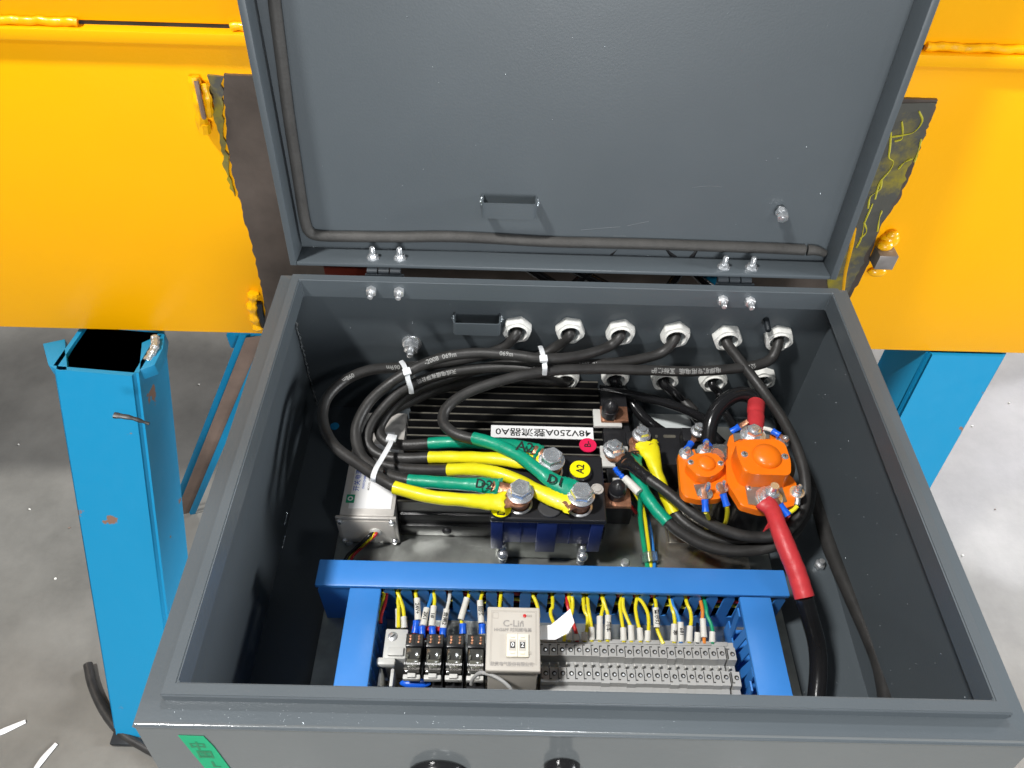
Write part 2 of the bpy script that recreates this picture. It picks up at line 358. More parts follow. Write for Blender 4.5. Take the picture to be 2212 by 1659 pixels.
def stands():
    t = thing('support_stand', 'blue steel stand leg under the left end of the yellow beam', 'stand', (-.35, .3, -.8), 'blue steel stands under the beam')
    A = Pz(236, 768, ZB-.014); Bq = Pz(345, 1545, -.8)
    A = Pz(238, 750, ZB-.008)
    tube_leg('leg', t, A, Bq, (1, -.08, 0), (.1, 1, 0), .112, .092, m=BLUEW)
    bm = B(); vs = [bm.verts.new(A+V((sx*.0502, sy*.0405-sx*.0038, -.005))) for sx, sy in ((-1, -1), (1, -1), (1, 1), (-1, 1))]; bm.faces.new(vs); bmesh.ops.solidify(bm, geom=bm.faces[:], thickness=.002); obj('tube_shade_sheet', bm, DARKIN, t)  # dark sheet stands in for the shade inside the open tube
    for pl_, m_ in (([(92, 742), (140, 732), (146, 800), (126, 800), (104, 788)], BLUEW), ([(300, 800), (306, 740), (356, 718), (352, 752), (334, 788)], BLUEW)):
        bm = B(); prism(bm, [tuple(Pz(u, v, ZB-.008))[:2] for u, v in pl_], ZB-.026, ZB-.008, .001); obj('collar_plate', bm, m_, t)
    bm = B(); q = [Pz(335, 728, ZB-.002), Pz(334, 750, ZB-.004), Pz(318, 780, ZB-.01)]
    tube(bm, frames(q, 6), lambda z: .0055+.0008*math.sin(z*28), 8); obj('weld_bead', bm, WWELD, t)
    bm = B(); c = Bq; box(bm, (c.x-.06, c.y-.05, -.799), (c.x+.075, c.y+.06, -.787), .002); obj('foot_plate', bm, DARKIN, t)
    bm = B(); n = (Bq-A)
    a = Pz(252, 893, -.23); b = Pz(328, 912, -.24)
    f = (A-Bq).normalized()
    off = V((0, -.006, .004))
    tube(bm, frames([a+off, a.lerp(b, .5)+off+V((0, .001, .002)), b+off], 6), lambda z: .0040-.0022*z+.0004*math.sin(z*20), 8, flat=lambda z: (1, .5)); obj('black_scuff', bm, WBLK, t)
    # raking channel between the feet
    t2 = thing('raking_brace', 'narrow blue edged brace leaning between left leg and grey box', 'brace', tuple(Pz(400, 1100, -.8)))
    p0 = Pz(552, 722, -.30); p1 = Pz(392, 1105, -.8); d = (p1-p0)
    for nm, o0, o1, wd, m_ in (('flange', (-20, 0), (-14, 0), .012, BLUE), ('channel_web', (4, 4), (6, 4), .034, RUST), ('flange', (27, 6), (24, 6), .008, BLUE)):
        a = Pz(552+o0[0], 722+o0[1], -.30); b = Pz(392+o1[0], 1105+o1[1], -.8)
        zz = .008 if nm == 'flange' else 0
        bm = B(); xx = V((1, .25, 0)).normalized(); fr = [a+V((0, 0, zz)), b+V((0, 0, zz))]
        vs = []
        for c in fr: vs.append([bm.verts.new(c+xx*s*wd/2+V((0, 0, q))) for s, q in ((-1, 0), (1, 0), (1, -.01), (-1, -.01))])
        for k in range(4): bm.faces.new((vs[0][k], vs[0][(k+1) % 4], vs[1][(k+1) % 4], vs[1][k]))
        bm.faces.new(vs[0]); bm.faces.new(vs[1]); obj(nm, bm, m_, t2)
    bm = B(); box(bm, tuple(Pz(545, 735, -.36)-V((.03, .02, 0))), tuple(Pz(600, 725, -.36)+V((.05, .06, .03))), .003); obj('end_plate', bm, BLUE, t2)
    # right stand
    t3 = thing('support_stand', 'blue steel stand leg under the right end of the beam, beside bright floor', 'stand', tuple(Pz(1700, 1400, -.8)), 'blue steel stands under the beam')
    A = Pz(2082, 752, ZB-.004)+V((0, .035, .0)); Bq = Pz(1702, 1400, -.8)
    tube_leg('leg', t3, A, Bq, (1, .0, 0), (.0, 1, 0), .108, .10, m=BLUEW)
    t4 = thing('rear_post', 'narrow blue post standing behind the right stand leg', 'post', tuple(Pz(1800, 950, -.8)))
    a = Pz(1878, 745, ZB-.01)+V((0, .12, .0)); bm = B()
    box(bm, (a.x-.035, a.y, -.799), (a.x+.030, a.y+.05, ZB-.005), .003); obj('post_tube', bm, BLUE, t4)
stands()

# loose things on the floor
bm = B(); tube(bm, frames([Pz(190, 1435, -.790), Pz(200, 1480, -.790), Pz(225, 1535, -.790), Pz(262, 1582, -.790), Pz(310, 1612, -.790), Pz(380, 1650, -.79)]), .0075, 10)
tag(obj('loose_cable', bm, BLK), 'short black cable lying on the concrete floor beside the blue leg', 'cable')
for pts, lab in (([(-30, 1595), (10, 1578), (55, 1558)], 'thin white offcut on the floor at the left picture edge'), ([(60, 1685), (92, 1640), (122, 1606)], 'thin white offcut on the floor nearer the black loose cable')):
    bm = B(); tube(bm, frames([Pz(u, v, -.797) for u, v in pts], 4), lambda t: .0042*(1.1-.4*abs(2*t-1)), 8, flat=lambda t: (1, .4)); tag(obj('white_offcut', bm, PAPER), lab, 'scrap', 'white offcuts on the floor')
rc = random.Random(3)
for k, (u, v) in enumerate([(40, 960), (64, 1100), (210, 975), (330, 860), (120, 1250), (150, 1140), (430, 830), (130, 820), (2100, 920), (2150, 1100), (2080, 1200), (2180, 870)]):
    p = Pz(u, v, -.7985); bm = B(); prism(bm, [(p.x+.0028*math.cos(a)*rc.uniform(.4, 1), p.y+.0022*math.sin(a)*rc.uniform(.4, 1)) for a in (0, 1, 2.1, 3, 4, 5.2)], -.7995, -.7975)
    tag(obj('paint_chip', bm, WHT if k not in (5, 9) else RUST), 'small paint chip on the concrete floor, '+('left of the blue leg at mid height', 'left of the blue leg further down', 'touching the left edge of the blue leg', 'beside the raking brace', 'low at the left by the dark stain', 'brownish, left of the blue leg', 'right of the left leg, uppermost', 'left of the leg below its collar', 'on the bright floor by the right leg', 'on bright floor at the right edge', 'brownish, on bright floor beside the box', 'uppermost at the right picture edge')[k], 'paint chip', 'paint chips scattered on the floor')

# ============================================================ ENCLOSURE
W, D = .56, .4244; ZF = -.216; XL, XR, YF, YR = -.014, .5725, -.016, .4310
ENC = thing('electrical_enclosure', 'large grey steel control box with its lid opened upright', 'control box', (.28, .2, ZF-.004))
def enclosure():
    t = ENC; th = .002
    bm = B(); box(bm, (XL, YF+.002, ZF-.003), (XR, YR, ZF)); obj('floor_panel', bm, GREY, t)
    bm = B(); box(bm, (XL, YF+.002, ZF), (XL+th, YR-.0021, -.0106)); obj('side_wall', bm, GREY, t)
    bm = B(); box(bm, (XR-th, YF+.002, ZF), (XR, YR-.0021, -.0106)); obj('side_wall', bm, GREY, t)
    bm = B(); box(bm, (XL, YR-th, ZF), (XR, YR, -.0106)); obj('back_wall', bm, GREY, t)
    # sloping glossy front panel
    bm = B(); a = math.radians(FTILT); dy = -math.sin(a)*.2; dz = -math.cos(a)*.2
    vs = [bm.verts.new(c) for c in ((XL, YF, -.0106), (XR, YF, -.0106), (XR, YF+dy, -.0106+dz), (XL, YF+dy, -.0106+dz))]; f = bm.faces.new(vs)
    r = bmesh.ops.extrude_face_region(bm, geom=[f]); bmesh.ops.translate(bm, verts=[v for v in r['geom'] if isinstance(v, bmesh.types.BMVert)], vec=(0, .003, 0))
    obj('front_panel', bm, GREYF, t)
    bm = B(); tube(bm, frames([(XL+(XR-XL)*i/60, YF+.0014, -.0112) for i in range(61)], 1), .0024, 12); obj('edge_bend', bm, GREYF, t)
    # flange ring
    bm = B(); E = .0015
    def frame(bm, x0, y0, x1, y1, X0, Y0, X1, Y1, z0, z1, bev):
        o = [(X0, Y0), (X1, Y0), (X1, Y1), (X0, Y1)]; i = [(x0, y0), (x1, y0), (x1, y1), (x0, y1)]
        L = [[bm.verts.new((*p, z)) for p in q] for q, z in ((o, z1), (i, z1), (i, z0), (o, z0))]
        for k in range(4):
            j = (k+1) % 4
            for a_, b_ in zip(range(4), (1, 2, 3, 0)): bm.faces.new((L[a_][k], L[a_][j], L[b_][j], L[b_][k]))
        es = [e for e in bm.edges if e.calc_length() > .02]
        bmesh.ops.bevel(bm, geom=es, offset=bev, segments=3, affect='EDGES')
    frame(bm, .004, .004, W-.004, D-.004, XL-.001, YF-.001, XR+.001, YR+.001, -.0105, -.0090, .0007); obj('flange', bm, GREY, t)
    bm = B(); frame(bm, .0092, .0092, W-.0092, D-.0092, 0, 0, W, D, -.0235, 0, .0011)
    obj('rim', bm, GREY, t)
    # beading of weld in the corners
    for (p, q) in (((XL+.004, YR-.004, -.03), (XL+.004, YR-.004, -.21)),):
        n = 40; pts = [V(p).lerp(V(q), i/n)+V((random.uniform(-.0008, .0008), random.uniform(-.0008, .0008), 0)) for i in range(n+1)]
        bm = B(); tube(bm, frames(pts, 2), lambda t_: .0010+.0006*math.sin(t_*160), 6); obj('corner_weld', bm, GREYF, t)
    for u, v in ((617, 1122), (612, 1172), (690, 885)):
        p = Px(u, v, XL+.003); bm = B(); tube(bm, frames([p+V((0, -.007, 0)), p+V((.0004, -.002, .0005)), p+V((0, .002, -.0004)), p+V((.0002, .008, .0004))], 4), lambda q: .0005+.0006*math.sin(q*11)**2, 6); obj('weld_mark', bm, WWELD, t)
    # small bright paint nibs, many
    bm = B(); r = random.Random(11)
    for _ in range(60):
        u = r.uniform(.0, .55); z = -.03-r.random()*.15; s = r.uniform(.0002, .0006)
        bmesh.ops.create_icosphere(bm, subdivisions=1, radius=s, matrix=Matrix.Translation((u, YR-.0022, z)))
    for _ in range(60):
        s = r.uniform(.0003, .0008); bmesh.ops.create_icosphere(bm, subdivisions=1, radius=s, matrix=Matrix.Translation((XR-.0022, r.uniform(0, .4), -.2*r.random()-.02)) @ Matrix.Diagonal((.5, 1, 1, 1)))
    for _ in range(110):
        s = r.uniform(.00012, .00032); bmesh.ops.create_icosphere(bm, subdivisions=1, radius=s, matrix=Matrix.Translation((abs(r.gauss(0, .16)), r.uniform(-.015, -.004), -.0090)) @ Matrix.Diagonal((1, 1, .7, 1)))
    for _ in range(60):
        s = r.uniform(.0002, .0006); bmesh.ops.create_icosphere(bm, subdivisions=1, radius=s, matrix=Matrix.Translation((r.uniform(.48, .56), r.uniform(.05, .3), ZF)))
    obj('paint_nibs', bm, WWELD, t, kind='stuff')
    # strap bracket on back wall
    strap(t, Py(978, 700, YR-.02).x, Py(1081, 705, YR-.02).x, Py(1030, 712, YR-.02).z, lambda x, h, n: V((x, YR-.002-n, h)))
    # stud beside rightmost gland
    p = Py(1655, 690, YR-.003); bm = B(); lathe(bm, [(0, .016), (.0025, .0155), (.0032, .0145), (.0032, 0)], 14, axis(p, (0, -1, -.15))); obj('weld_stud', bm, DARKIN, t)
    # hinge bolts, seen under the rear rim, and hinge leaves in the gap
    for u, v in ((802, 629), (862, 631), (1561, 649), (1620, 652)):
        p = Py(u, v, D-.0115); p.y = D-.009; bm = B(); M_ = axis(p, (0, -1, 0), .3)
        lathe(bm, [(0, .0135), (.0022, .0132), (.0028, .0125), (.0028, .006)], 12, M_); hexnut(bm, .0055, .0, .006, .2, M_); obj('hinge_bolt', bm, STEEL, t)
    # pads on the plate / floor strip on right side (grey gusset)
    p = Pz(723, 921, -.2155); bm = B(); lathe(bm, [(0, .0012), (.0052, .0012), (.0054, 0)], 20, Matrix.Translation(p)); obj('blue_sticker', bm, BDOT, t)
    p = Pz(1776, 1212, -.205); bm = B(); lathe(bm, [(0, .012), (.003, .0115), (.0032, 0)], 10, Matrix.Translation((p.x, p.y, -.216))); hexnut(bm, .0055, .001, .006, 0, Matrix.Translation((p.x, p.y, -.216))); obj('floor_bolt', bm, STEEL, t)
    # mounting plate
    bm = B(); box(bm, (.047, .012, -.211), (.503, .404, -.205), .0006); obj('mounting_plate', bm, GALV, t)
    for x, y in ((.052, .245), (.06, .235), (.42, .19), (.35, .218), (.3, .233), (.475, .03)):
        bm = B(); lathe(bm, [(0, .0035), (.0035, .003), (.0046, .0012), (.0046, 0)], 14, Matrix.Translation((x, y, -.205))); obj('plate_screw', bm, STEEL, t)
def strap(par, xa, xb, hz, f, wd=.0165, dep=.0185, m=GREY):
    """flat steel strap bent to a U: f(x, height, stand-off)"""
    bm = B(); th = .0016; r = .004; path = [(xa, 0), (xa, dep-r)]
    for k in range(1, 5): a = k/4*math.pi/2; path.append((xa+r-r*math.cos(a), dep-r+r*math.sin(a)))
    path.append((xb-r, dep))
    for k in range(1, 5): a = k/4*math.pi/2; path.append((xb-r+r*math.sin(a), dep-r+r*math.cos(a)))
    path.append((xb, 0)); cx = (xa+xb)/2
    inner = []
    for x, n in path:
        nx = x+th if x < cx else x-th; inner.append((min(max(nx, xa+th), xb-th) if n < dep-1e-5 or True else nx, min(n, dep-th)))
    rows = []
    for (x, n), (ix, inn) in zip(path, inner):
        rows.append([bm.verts.new(f(x, hz+wd/2, n)), bm.verts.new(f(x, hz-wd/2, n)), bm.verts.new(f(ix, hz-wd/2, inn)), bm.verts.new(f(ix, hz+wd/2, inn))])
    for a, b in zip(rows, rows[1:]):
        for k in range(4): bm.faces.new((a[k], a[(k+1) % 4], b[(k+1) % 4], b[k]))
    bm.faces.new(rows[0]); bm.faces.new(rows[-1]); o = obj('strap_bracket', bm, m, par)
    bm = B()
    for x, s in ((xa, -1), (xb, 1)):
        for k in range(3): bmesh.ops.create_icosphere(bm, subdivisions=2, radius=.0021, matrix=Matrix.Translation(f(x+s*.001*(k % 2), hz+(k-1)*.003+.001, .0012)))
    obj('weld_spot', bm, WWELD if m is GREY else m, o)
FTILT = 9
enclosure()

# ------------------------------------------------------------ lid, a part of the enclosure
TH = math.radians(5.76); X0, X1 = -.0045, .5608; HY = D+.0121
s_ = V((0, math.sin(TH), math.cos(TH))); n_ = V((0, -math.cos(TH), math.sin(TH)))
def LW(x, s, n): return V((x, HY, 0)) + s_*s + n_*n
def LP(u, v, n):
    d = _ray(u, v); o = V((0, HY, 0))+n_*n; return CAM+d*((o-CAM).dot(n_)/d.dot(n_))
def LPx(u, v, n): p = LP(u, v, n); return p.x, (p-V((0, HY, 0))).dot(s_)
LM = Matrix(((1, 0, 0, 0), (0, s_.y, n_.y, HY), (0, s_.z, n_.z, 0), (0, 0, 0, 1)))
def lid():
    Hh = .455; dp = .030; th = .0068
    bm = B(); box(bm, (X0, 0, -dp-.002), (X1, Hh, -dp), 0, M=LM); L = obj('lid', bm, GREY, ENC)
    for nm, lo, hi in (('lid_edge', (X0, 0, -dp), (X0+th, Hh, 0)), ('lid_edge', (X1-th, 0, -dp), (X1, Hh, 0)), ('lid_edge', (X0+th+.0001, 0, -dp), (X1-th-.0001, th*.62, -.0003)), ('lid_edge', (X0+th+.0001, Hh-th, -dp), (X1-th-.0001, Hh, -.0003))):
        bm = B(); box(bm, lo, hi, .0009, M=LM); obj(nm, bm, GREY, L)
    # foam seal: one run down the left and along the bottom
    g = .0035-dp
    top = [(LPx(587, -60, g)), LPx(592, 0, g), LPx(607, 120, g), LPx(622, 240, g), LPx(640, 360, g), LPx(652, 440, g), LPx(659, 478, g), LPx(668, 500, g), LPx(690, 509, g), LPx(760, 511, g), LPx(860, 512, g), LPx(960, 511, g), LPx(1060, 515, g), LPx(1180, 522, g), LPx(1300, 525, g), LPx(1420, 528, g), LPx(1540, 532, g), LPx(1660, 536, g), LPx(1738, 540, g)]
    bm = B(); tube(bm, frames([LW(x, s, g) for x, s in top], 6), .0056, 12); obj('foam_seal', bm, SEAL, L)
    a = LPx(1744, 540, g); b = LPx(1782, 546, g)
    bm = B(); tube(bm, frames([LW(a[0], a[1], g), LW((a[0]+b[0])/2, a[1], g+.001), LW(b[0], b[1]-.001, g)], 4), lambda t: .0058*(1-.35*t), 12); obj('foam_seal', bm, SEAL, L)
    xa, sb = LPx(1040, 455, .018-dp); xb, _ = LPx(1160, 458, .018-dp)
    strap(L, xa, xb, sb, lambda x, h, n: LW(x, h, n-dp))
    x, s = LPx(1690, 458, -dp+.008)
    bm = B(); M_ = LM @ Matrix.Translation((x, s, -dp)) @ Matrix.Rotation(.25, 4, 'X')
    lathe(bm, [(0, .017), (.0025, .0165), (.0028, .0155), (.0028, 0)], 12, M_); hexnut(bm, .0058, .004, .0095, .3, M_); hexnut(bm, .0058, .0115, .0155, .8, M_); obj('earth_stud', bm, CHROME, L)
    for u, v in ((806, 556), (864, 557), (1563, 578), (1623, 580)):
        x, s = LPx(u, v, -.012); bm = B(); M_ = LM @ Matrix.Translation((x, th*.62, -.012)) @ Matrix.Rotation(math.radians(-90), 4, 'X')
        lathe(bm, [(0, .0135), (.0022, .013), (.0029, .012), (.0029, .0045)], 12, M_); lathe(bm, [(.0034, .0), (.0066, 0), (.0066, .0011), (.0034, .0011)], 16, M_); hexnut(bm, .0052, .0012, .0045, .2, M_); obj('hinge_bolt', bm, CHROME, L)
    bm = B(); r = random.Random(5)
    for _ in range(36):
        s = r.uniform(.0002, .0006); bmesh.ops.create_icosphere(bm, subdivisions=1, radius=s, matrix=Matrix.Translation(LW(r.uniform(.03, .53), r.uniform(.04, .3), -dp)))
    for _ in range(150):
        s = r.uniform(.0002, .00045); bmesh.ops.create_icosphere(bm, subdivisions=1, radius=s, matrix=Matrix.Translation(LW(X0+.01+abs(r.gauss(0, .18)), th*.62+r.uniform(0, .0006), -dp+r.uniform(0.0002, .001))))
    obj('paint_nibs', bm, WWELD, L, kind='stuff')
    for pts in (((1355, 488), (1383, 482), (1402, 478)), ((1255, 497), (1300, 493), (1340, 490)), ((1325, 510), (1352, 510)), ((1495, 405), (1530, 402), (1560, 404))):
        bm = B(); tube(bm, frames([LP(u, v, .0001-dp) for u, v in pts], 3), .00022, 5); obj('scratch', bm, SCR, L)
    # hinges in the gap
    for u0 in (832, 1592):
        c = Py(u0, 588, D+.012); h = B()
        for k in range(3): lathe(h, [(0, 0), (.0042, 0), (.0042, .0105), (0, .0105)], 12, axis((c.x-.018+.012*k, D+.0105, -.0035), (1, 0, 0)))
        box(h, (c.x-.02, D+.006, -.012), (c.x+.02, D+.0085, -.0040), .0004); obj('hinge', h, DARKIN, ENC)
lid()
# green tape and buttons on the front panel
ft = math.radians(FTILT)
def FP(u, v, n=.0):
    nn = V((0, -math.cos(ft), math.sin(ft))); o = V((0, YF, -.0106))+nn*n; d = _ray(u, v); return CAM+d*((o-CAM).dot(nn)/d.dot(nn))
fs = V((0, -math.sin(ft), -math.cos(ft))); fn = V((0, -math.cos(ft), math.sin(ft)))
def front():
    q = [FP(u, v, .0003) for u, v in ((385, 1588), (440, 1590), (462, 1612), (520, 1690), (470, 1690), (415, 1625))]
    bm = B(); vs = [bm.verts.new(p) for p in q]; f = bm.faces.new(vs); r = bmesh.ops.extrude_face_region(bm, geom=[f]); bmesh.ops.translate(bm, verts=[v for v in r['geom'] if isinstance(v, bmesh.types.BMVert)], vec=fn*.0004)
    tp = obj('green_tape', bm, GTAPE, ENC)
    for u, v, s in ((428, 1613, '中'), (444, 1631, '国'), (466, 1652, 'L')):
        obj('tape_print', textbm(s, .0115, basis(FP(u, v, .0009), (1, 0, 0), tuple(-fs)), .0003), GTAPEI, tp)
    def knob(u, v, r, label, cat, ring=True, red=False, h=.02, hi=.006):
        c = FP(u, v, 0); t = thing('push_button' if not red else 'selector_switch', label, cat, tuple(c)); M_ = axis(c, fn)
        bm = B(); lathe(bm, [(r*.9, 0), (r, .001), (r, .005), (r*.93, .0075), (r*.8, .008), (r*.8, 0)], 32, M_); obj('bezel_ring', bm, BPL if not ring else BLKG, t)
        bm = B(); lathe(bm, [(0, h), (r*.45, h), (r*.62, h-.002), (r*.66, h-.005), (r*.66, .004)], 32, M_); obj('cap', bm, BLKG, t)
        return t
    knob(950, 1672, .0215, 'round black push button at the bottom edge of the front panel', 'button', h=.007)
    t = knob(1214, 1655, .0125, 'black upright switch knob on front panel beside the red spot', 'switch', red=True, h=.026)
front()

# ============================================================ CABLE GLANDS
def gland_proto():
    t = thing('cable_gland', 'x', 'cable gland', (0, 0, 0), 'light grey cable glands through the rear wall')
    a = math.radians(90)
    R = Matrix.Rotation(a, 4, 'X')                       # local z -> -y
    bm = B(); r = .0168; n = 6; outer = hexp(r, 6, .35)
    # hex ring with circular bore, chamfered crown
    N = 48; ro = []; ri = []
    def hexr(th):
        th = (th-.35) % (math.pi/3); return r*math.cos(math.pi/6)/math.cos(th-math.pi/6)
    prof = []
    for k in range(N):
        th = 2*math.pi*k/N; h = hexr(th); c, s = math.cos(th), math.sin(th); hc = min(h, r*.935)
        prof.append([bm.verts.new(x) for x in ((h*c, h*s, 0), (h*c, h*s, .0085-(h-r*.866)/(r*.134)*.0026), (hc*c*.97, hc*s*.97, .0095), (.0120*c, .0120*s, .0095), (.0118*c, .0118*s, .0110), (.0109*c, .0109*s, .0114), (.0104*c, .0104*s, .0106), (.0101*c, .0101*s, -.004))])
    for k in range(N):
        a_, b_ = prof[k], prof[(k+1) % N]
        for i in range(7): bm.faces.new((a_[i], b_[i], b_[i+1], a_[i+1]))
    bmesh.ops.transform(bm, matrix=R, verts=bm.verts); obj('lock_nut', bm, NUTP, t, False, sharp=30)
    bm = B(); lathe(bm, [(.0100, .0085), (.0092, .002), (.0084, -.006), (.0078, -.010), (.0064, -.012), (.0064, -.030), (.0110, -.030), (.0110, -.0041), (.01005, -.0041), (.01005, .0085)], 28, R); obj('bore_sleeve', bm, NUTI, t, False)
    return t
GY = YR-.002
G = {}
gp = gland_proto(); first = True
GL = [('g1', 1117, 716, .1, 'cable gland nearest the strap bracket, leftmost of the upper row'), ('g2', 1232, 718, .5, 'second cable gland from the left in the upper row'),
      ('g3', 1341, 722, 0.05, 'third cable gland from the left in the upper row'), ('g4', 1460, 727, .0, 'fourth cable gland from the left in the upper row'),
      ('g5', 1573, 734, .4, 'fifth gland of the upper row with glossy black cable dropping straight down'), ('g6', 1684, 735, .55, 'rightmost gland of the upper row beside the small stud'),
      ('l0', 1222, 820, .2, 'lower gland mostly hidden by cables above the heat sink'), ('l1', 1330, 818, .3, 'leftmost fully visible gland of the lower row'),
      ('l2', 1437, 822, .5, 'second visible gland of the lower row'), ('l3', 1542, 825, .2, 'third visible gland of the lower row, thin cable'), ('l4', 1647, 822, .7, 'rightmost dim gland of the lower row behind the drooping cable')]
for k, u, v, rot, lab in GL:
    p = Py(u, v+4, GY-.010); p.y = GY
    if first: o = gp; o.location = p; o.rotation_euler = (0, rot, 0); o['label'] = lab; first = False
    else: o = dup(gp, p, lab, (0, rot, 0))
    G[k] = p

# ============================================================ DEVICES
# ---- finned rectifier
def rectifier():
    xl, xr = .1135, .3285; yf, yb = Pz(900, 1157, -.205).y, Pz(1000, 812, -.15).y; zt = -.150
    t = thing('rectifier', 'black finned power rectifier with upside down white label', 'rectifier', (.22, (yf+yb)/2, -.205))
    bm = B(); box(bm, (xl, yf+.004, -.205), (xr, yb, -.170), .001); obj('body', bm, FIN, t)
    bm = B(); box(bm, (xl, yf, -.204), (xr, yf+.0039, -.185), .0006); obj('front_flange', bm, FIN, t)
    n = 16; p = (yb-yf-.012)/n
    me = None
    for k in range(n+1):
        y = yf+.008+p*k
        bm = B(); box(bm, (xl, y-.0016, -.1699), (xr, y+.0016, zt-.0006), 0); o = obj('fin', bm, FIN, t)
        bm = B(); box(bm, (xl+.0005, y-.0010, zt-.0006), (xr-.0005, y+.0004, zt), 0); obj('fin_edge', bm, FINE, o)
    c = Pz(965, 1139, -.19); bm = B(); lathe(bm, [(0, .003), (.003, .0028), (.005, .001), (.0052, 0)], 18, axis((c.x, yf, -.194), (0, -1, 0))); obj('flange_screw', bm, BPL, t)
    # label, printed upside down from here
    q = [Pz(u, v, zt+.0008) for u, v in ((1061, 918), (1281, 926), (1283, 949), (1060, 944))]
    q[1].y = q[0].y-.0006; cx = (q[0].x+q[1].x)/2; cy = (q[0].y+q[2].y)/2
    y1, y0 = q[0].y, q[3].y
    bm = B(); box(bm, (q[0].x, y0, zt+.0002), (q[1].x, y1, zt+.0007)); L = obj('label_sticker', bm, PAPER, t)
    obj('label_print', textbm('48V250A整流器A0', .0118, basis(((q[0].x+q[1].x)/2+.001, cy, zt+.00085), (-1, 0, 0), (0, -1, 0)), .00012, 1.12), INK, L)
    p = Pz(1270, 961, zt+.001); bm = B(); lathe(bm, [(0, .0009), (.0094, .0009), (.0095, 0)], 32, Matrix.Translation((p.x, p.y, zt))); L = obj('red_sticker', bm, SRED, t)
    obj('sticker_print', textbm('B-', .010, basis((p.x, p.y+.001, zt+.0011), (0, 1, 0), (-1, 0, 0)), .00015), INK, L)
    # side terminals on the right: white ceramic pads, copper tabs
    def pad(u, v, w_, d_, m_, z, nm, h=.004):
        c = Pz(u, v, z); bm = B(); box(bm, (c.x-w_/2, c.y-d_/2, z-h), (c.x+w_/2, c.y+d_/2, z), .0006); return obj(nm, bm, m_, t)
    bm = B(); c = Pz(1330, 975, -.15); box(bm, (xr+.0005, yf+.02, -.205), (xr+.030, Pz(1300, 850, -.15).y, -.146), .001); obj('terminal_housing', bm, BPL, t)
    pad(1312, 902, .031, .024, ENDW, -.140, 'terminal_pad'); pad(1328, 985, .030, .027, ENDW, -.140, 'terminal_pad'); pad(1338, 1058, .012, .03, ENDW, -.142, 'terminal_pad')
    pad(1327, 893, .030, .021, COPPER, -.1355, 'copper_tab', .0035); pad(1334, 1068, .026, .028, COPPER, -.1335, 'copper_tab', .0045)
    for u, v in ((1316, 895), (1331, 1070)):
        c = Pz(u, v, -.134); bm = B(); lathe(bm, [(.0088, 0), (.0092, .008), (.0092, .0098), (.0086, .0103), (.0086, .012), (.0080, .016), (.006, .0195), (.0025, .0213), (.0015, .0222), (0, .0224)], 28, Matrix.Translation((c.x, c.y, -.134)))
        obj('rubber_cap', bm, BCAP, t)
    return xr
rectifier()

# ---- bolt makers
def hexbolt(par, p, r, h=.0085, washer=None, stud=0, m=CHROME, a=.3, name='hex_bolt', mark=None, tilt=(0, 0, 1)):
    M_ = axis(p, tilt, a); bm = B()
    prof = [(r*1.22, 0), (r*1.24, .0012), (r*1.0, .0022), (r*.8, .0024)]
    lathe(bm, prof, 28, M_); hexnut(bm, r*1.04, .0015, h, 0, M_, bev=r*.16)
    if stud: lathe(bm, [(r*.55, h-.001), (r*.55, h+stud-.001), (r*.45, h+stud), (0, h+stud)], 16, M_)
    else: lathe(bm, [(r*.78, h), (r*.74, h+.0006), (r*.6, h+.0003), (0, h+.0003)], 24, M_)
    o = obj(name, bm, m, par)
    if washer:
        bm = B(); lathe(bm, [(r*.5, -.0022), (r*washer, -.0022), (r*washer, -.0002), (r*.5, -.0002)], 28, M_); obj('washer', bm, STEEL, o)
    if mark: obj('head_mark', textbm(mark, r*.7, M_ @ Matrix.Translation((0, 0, h+.0008)), .0001), STEEL, o)
    return o

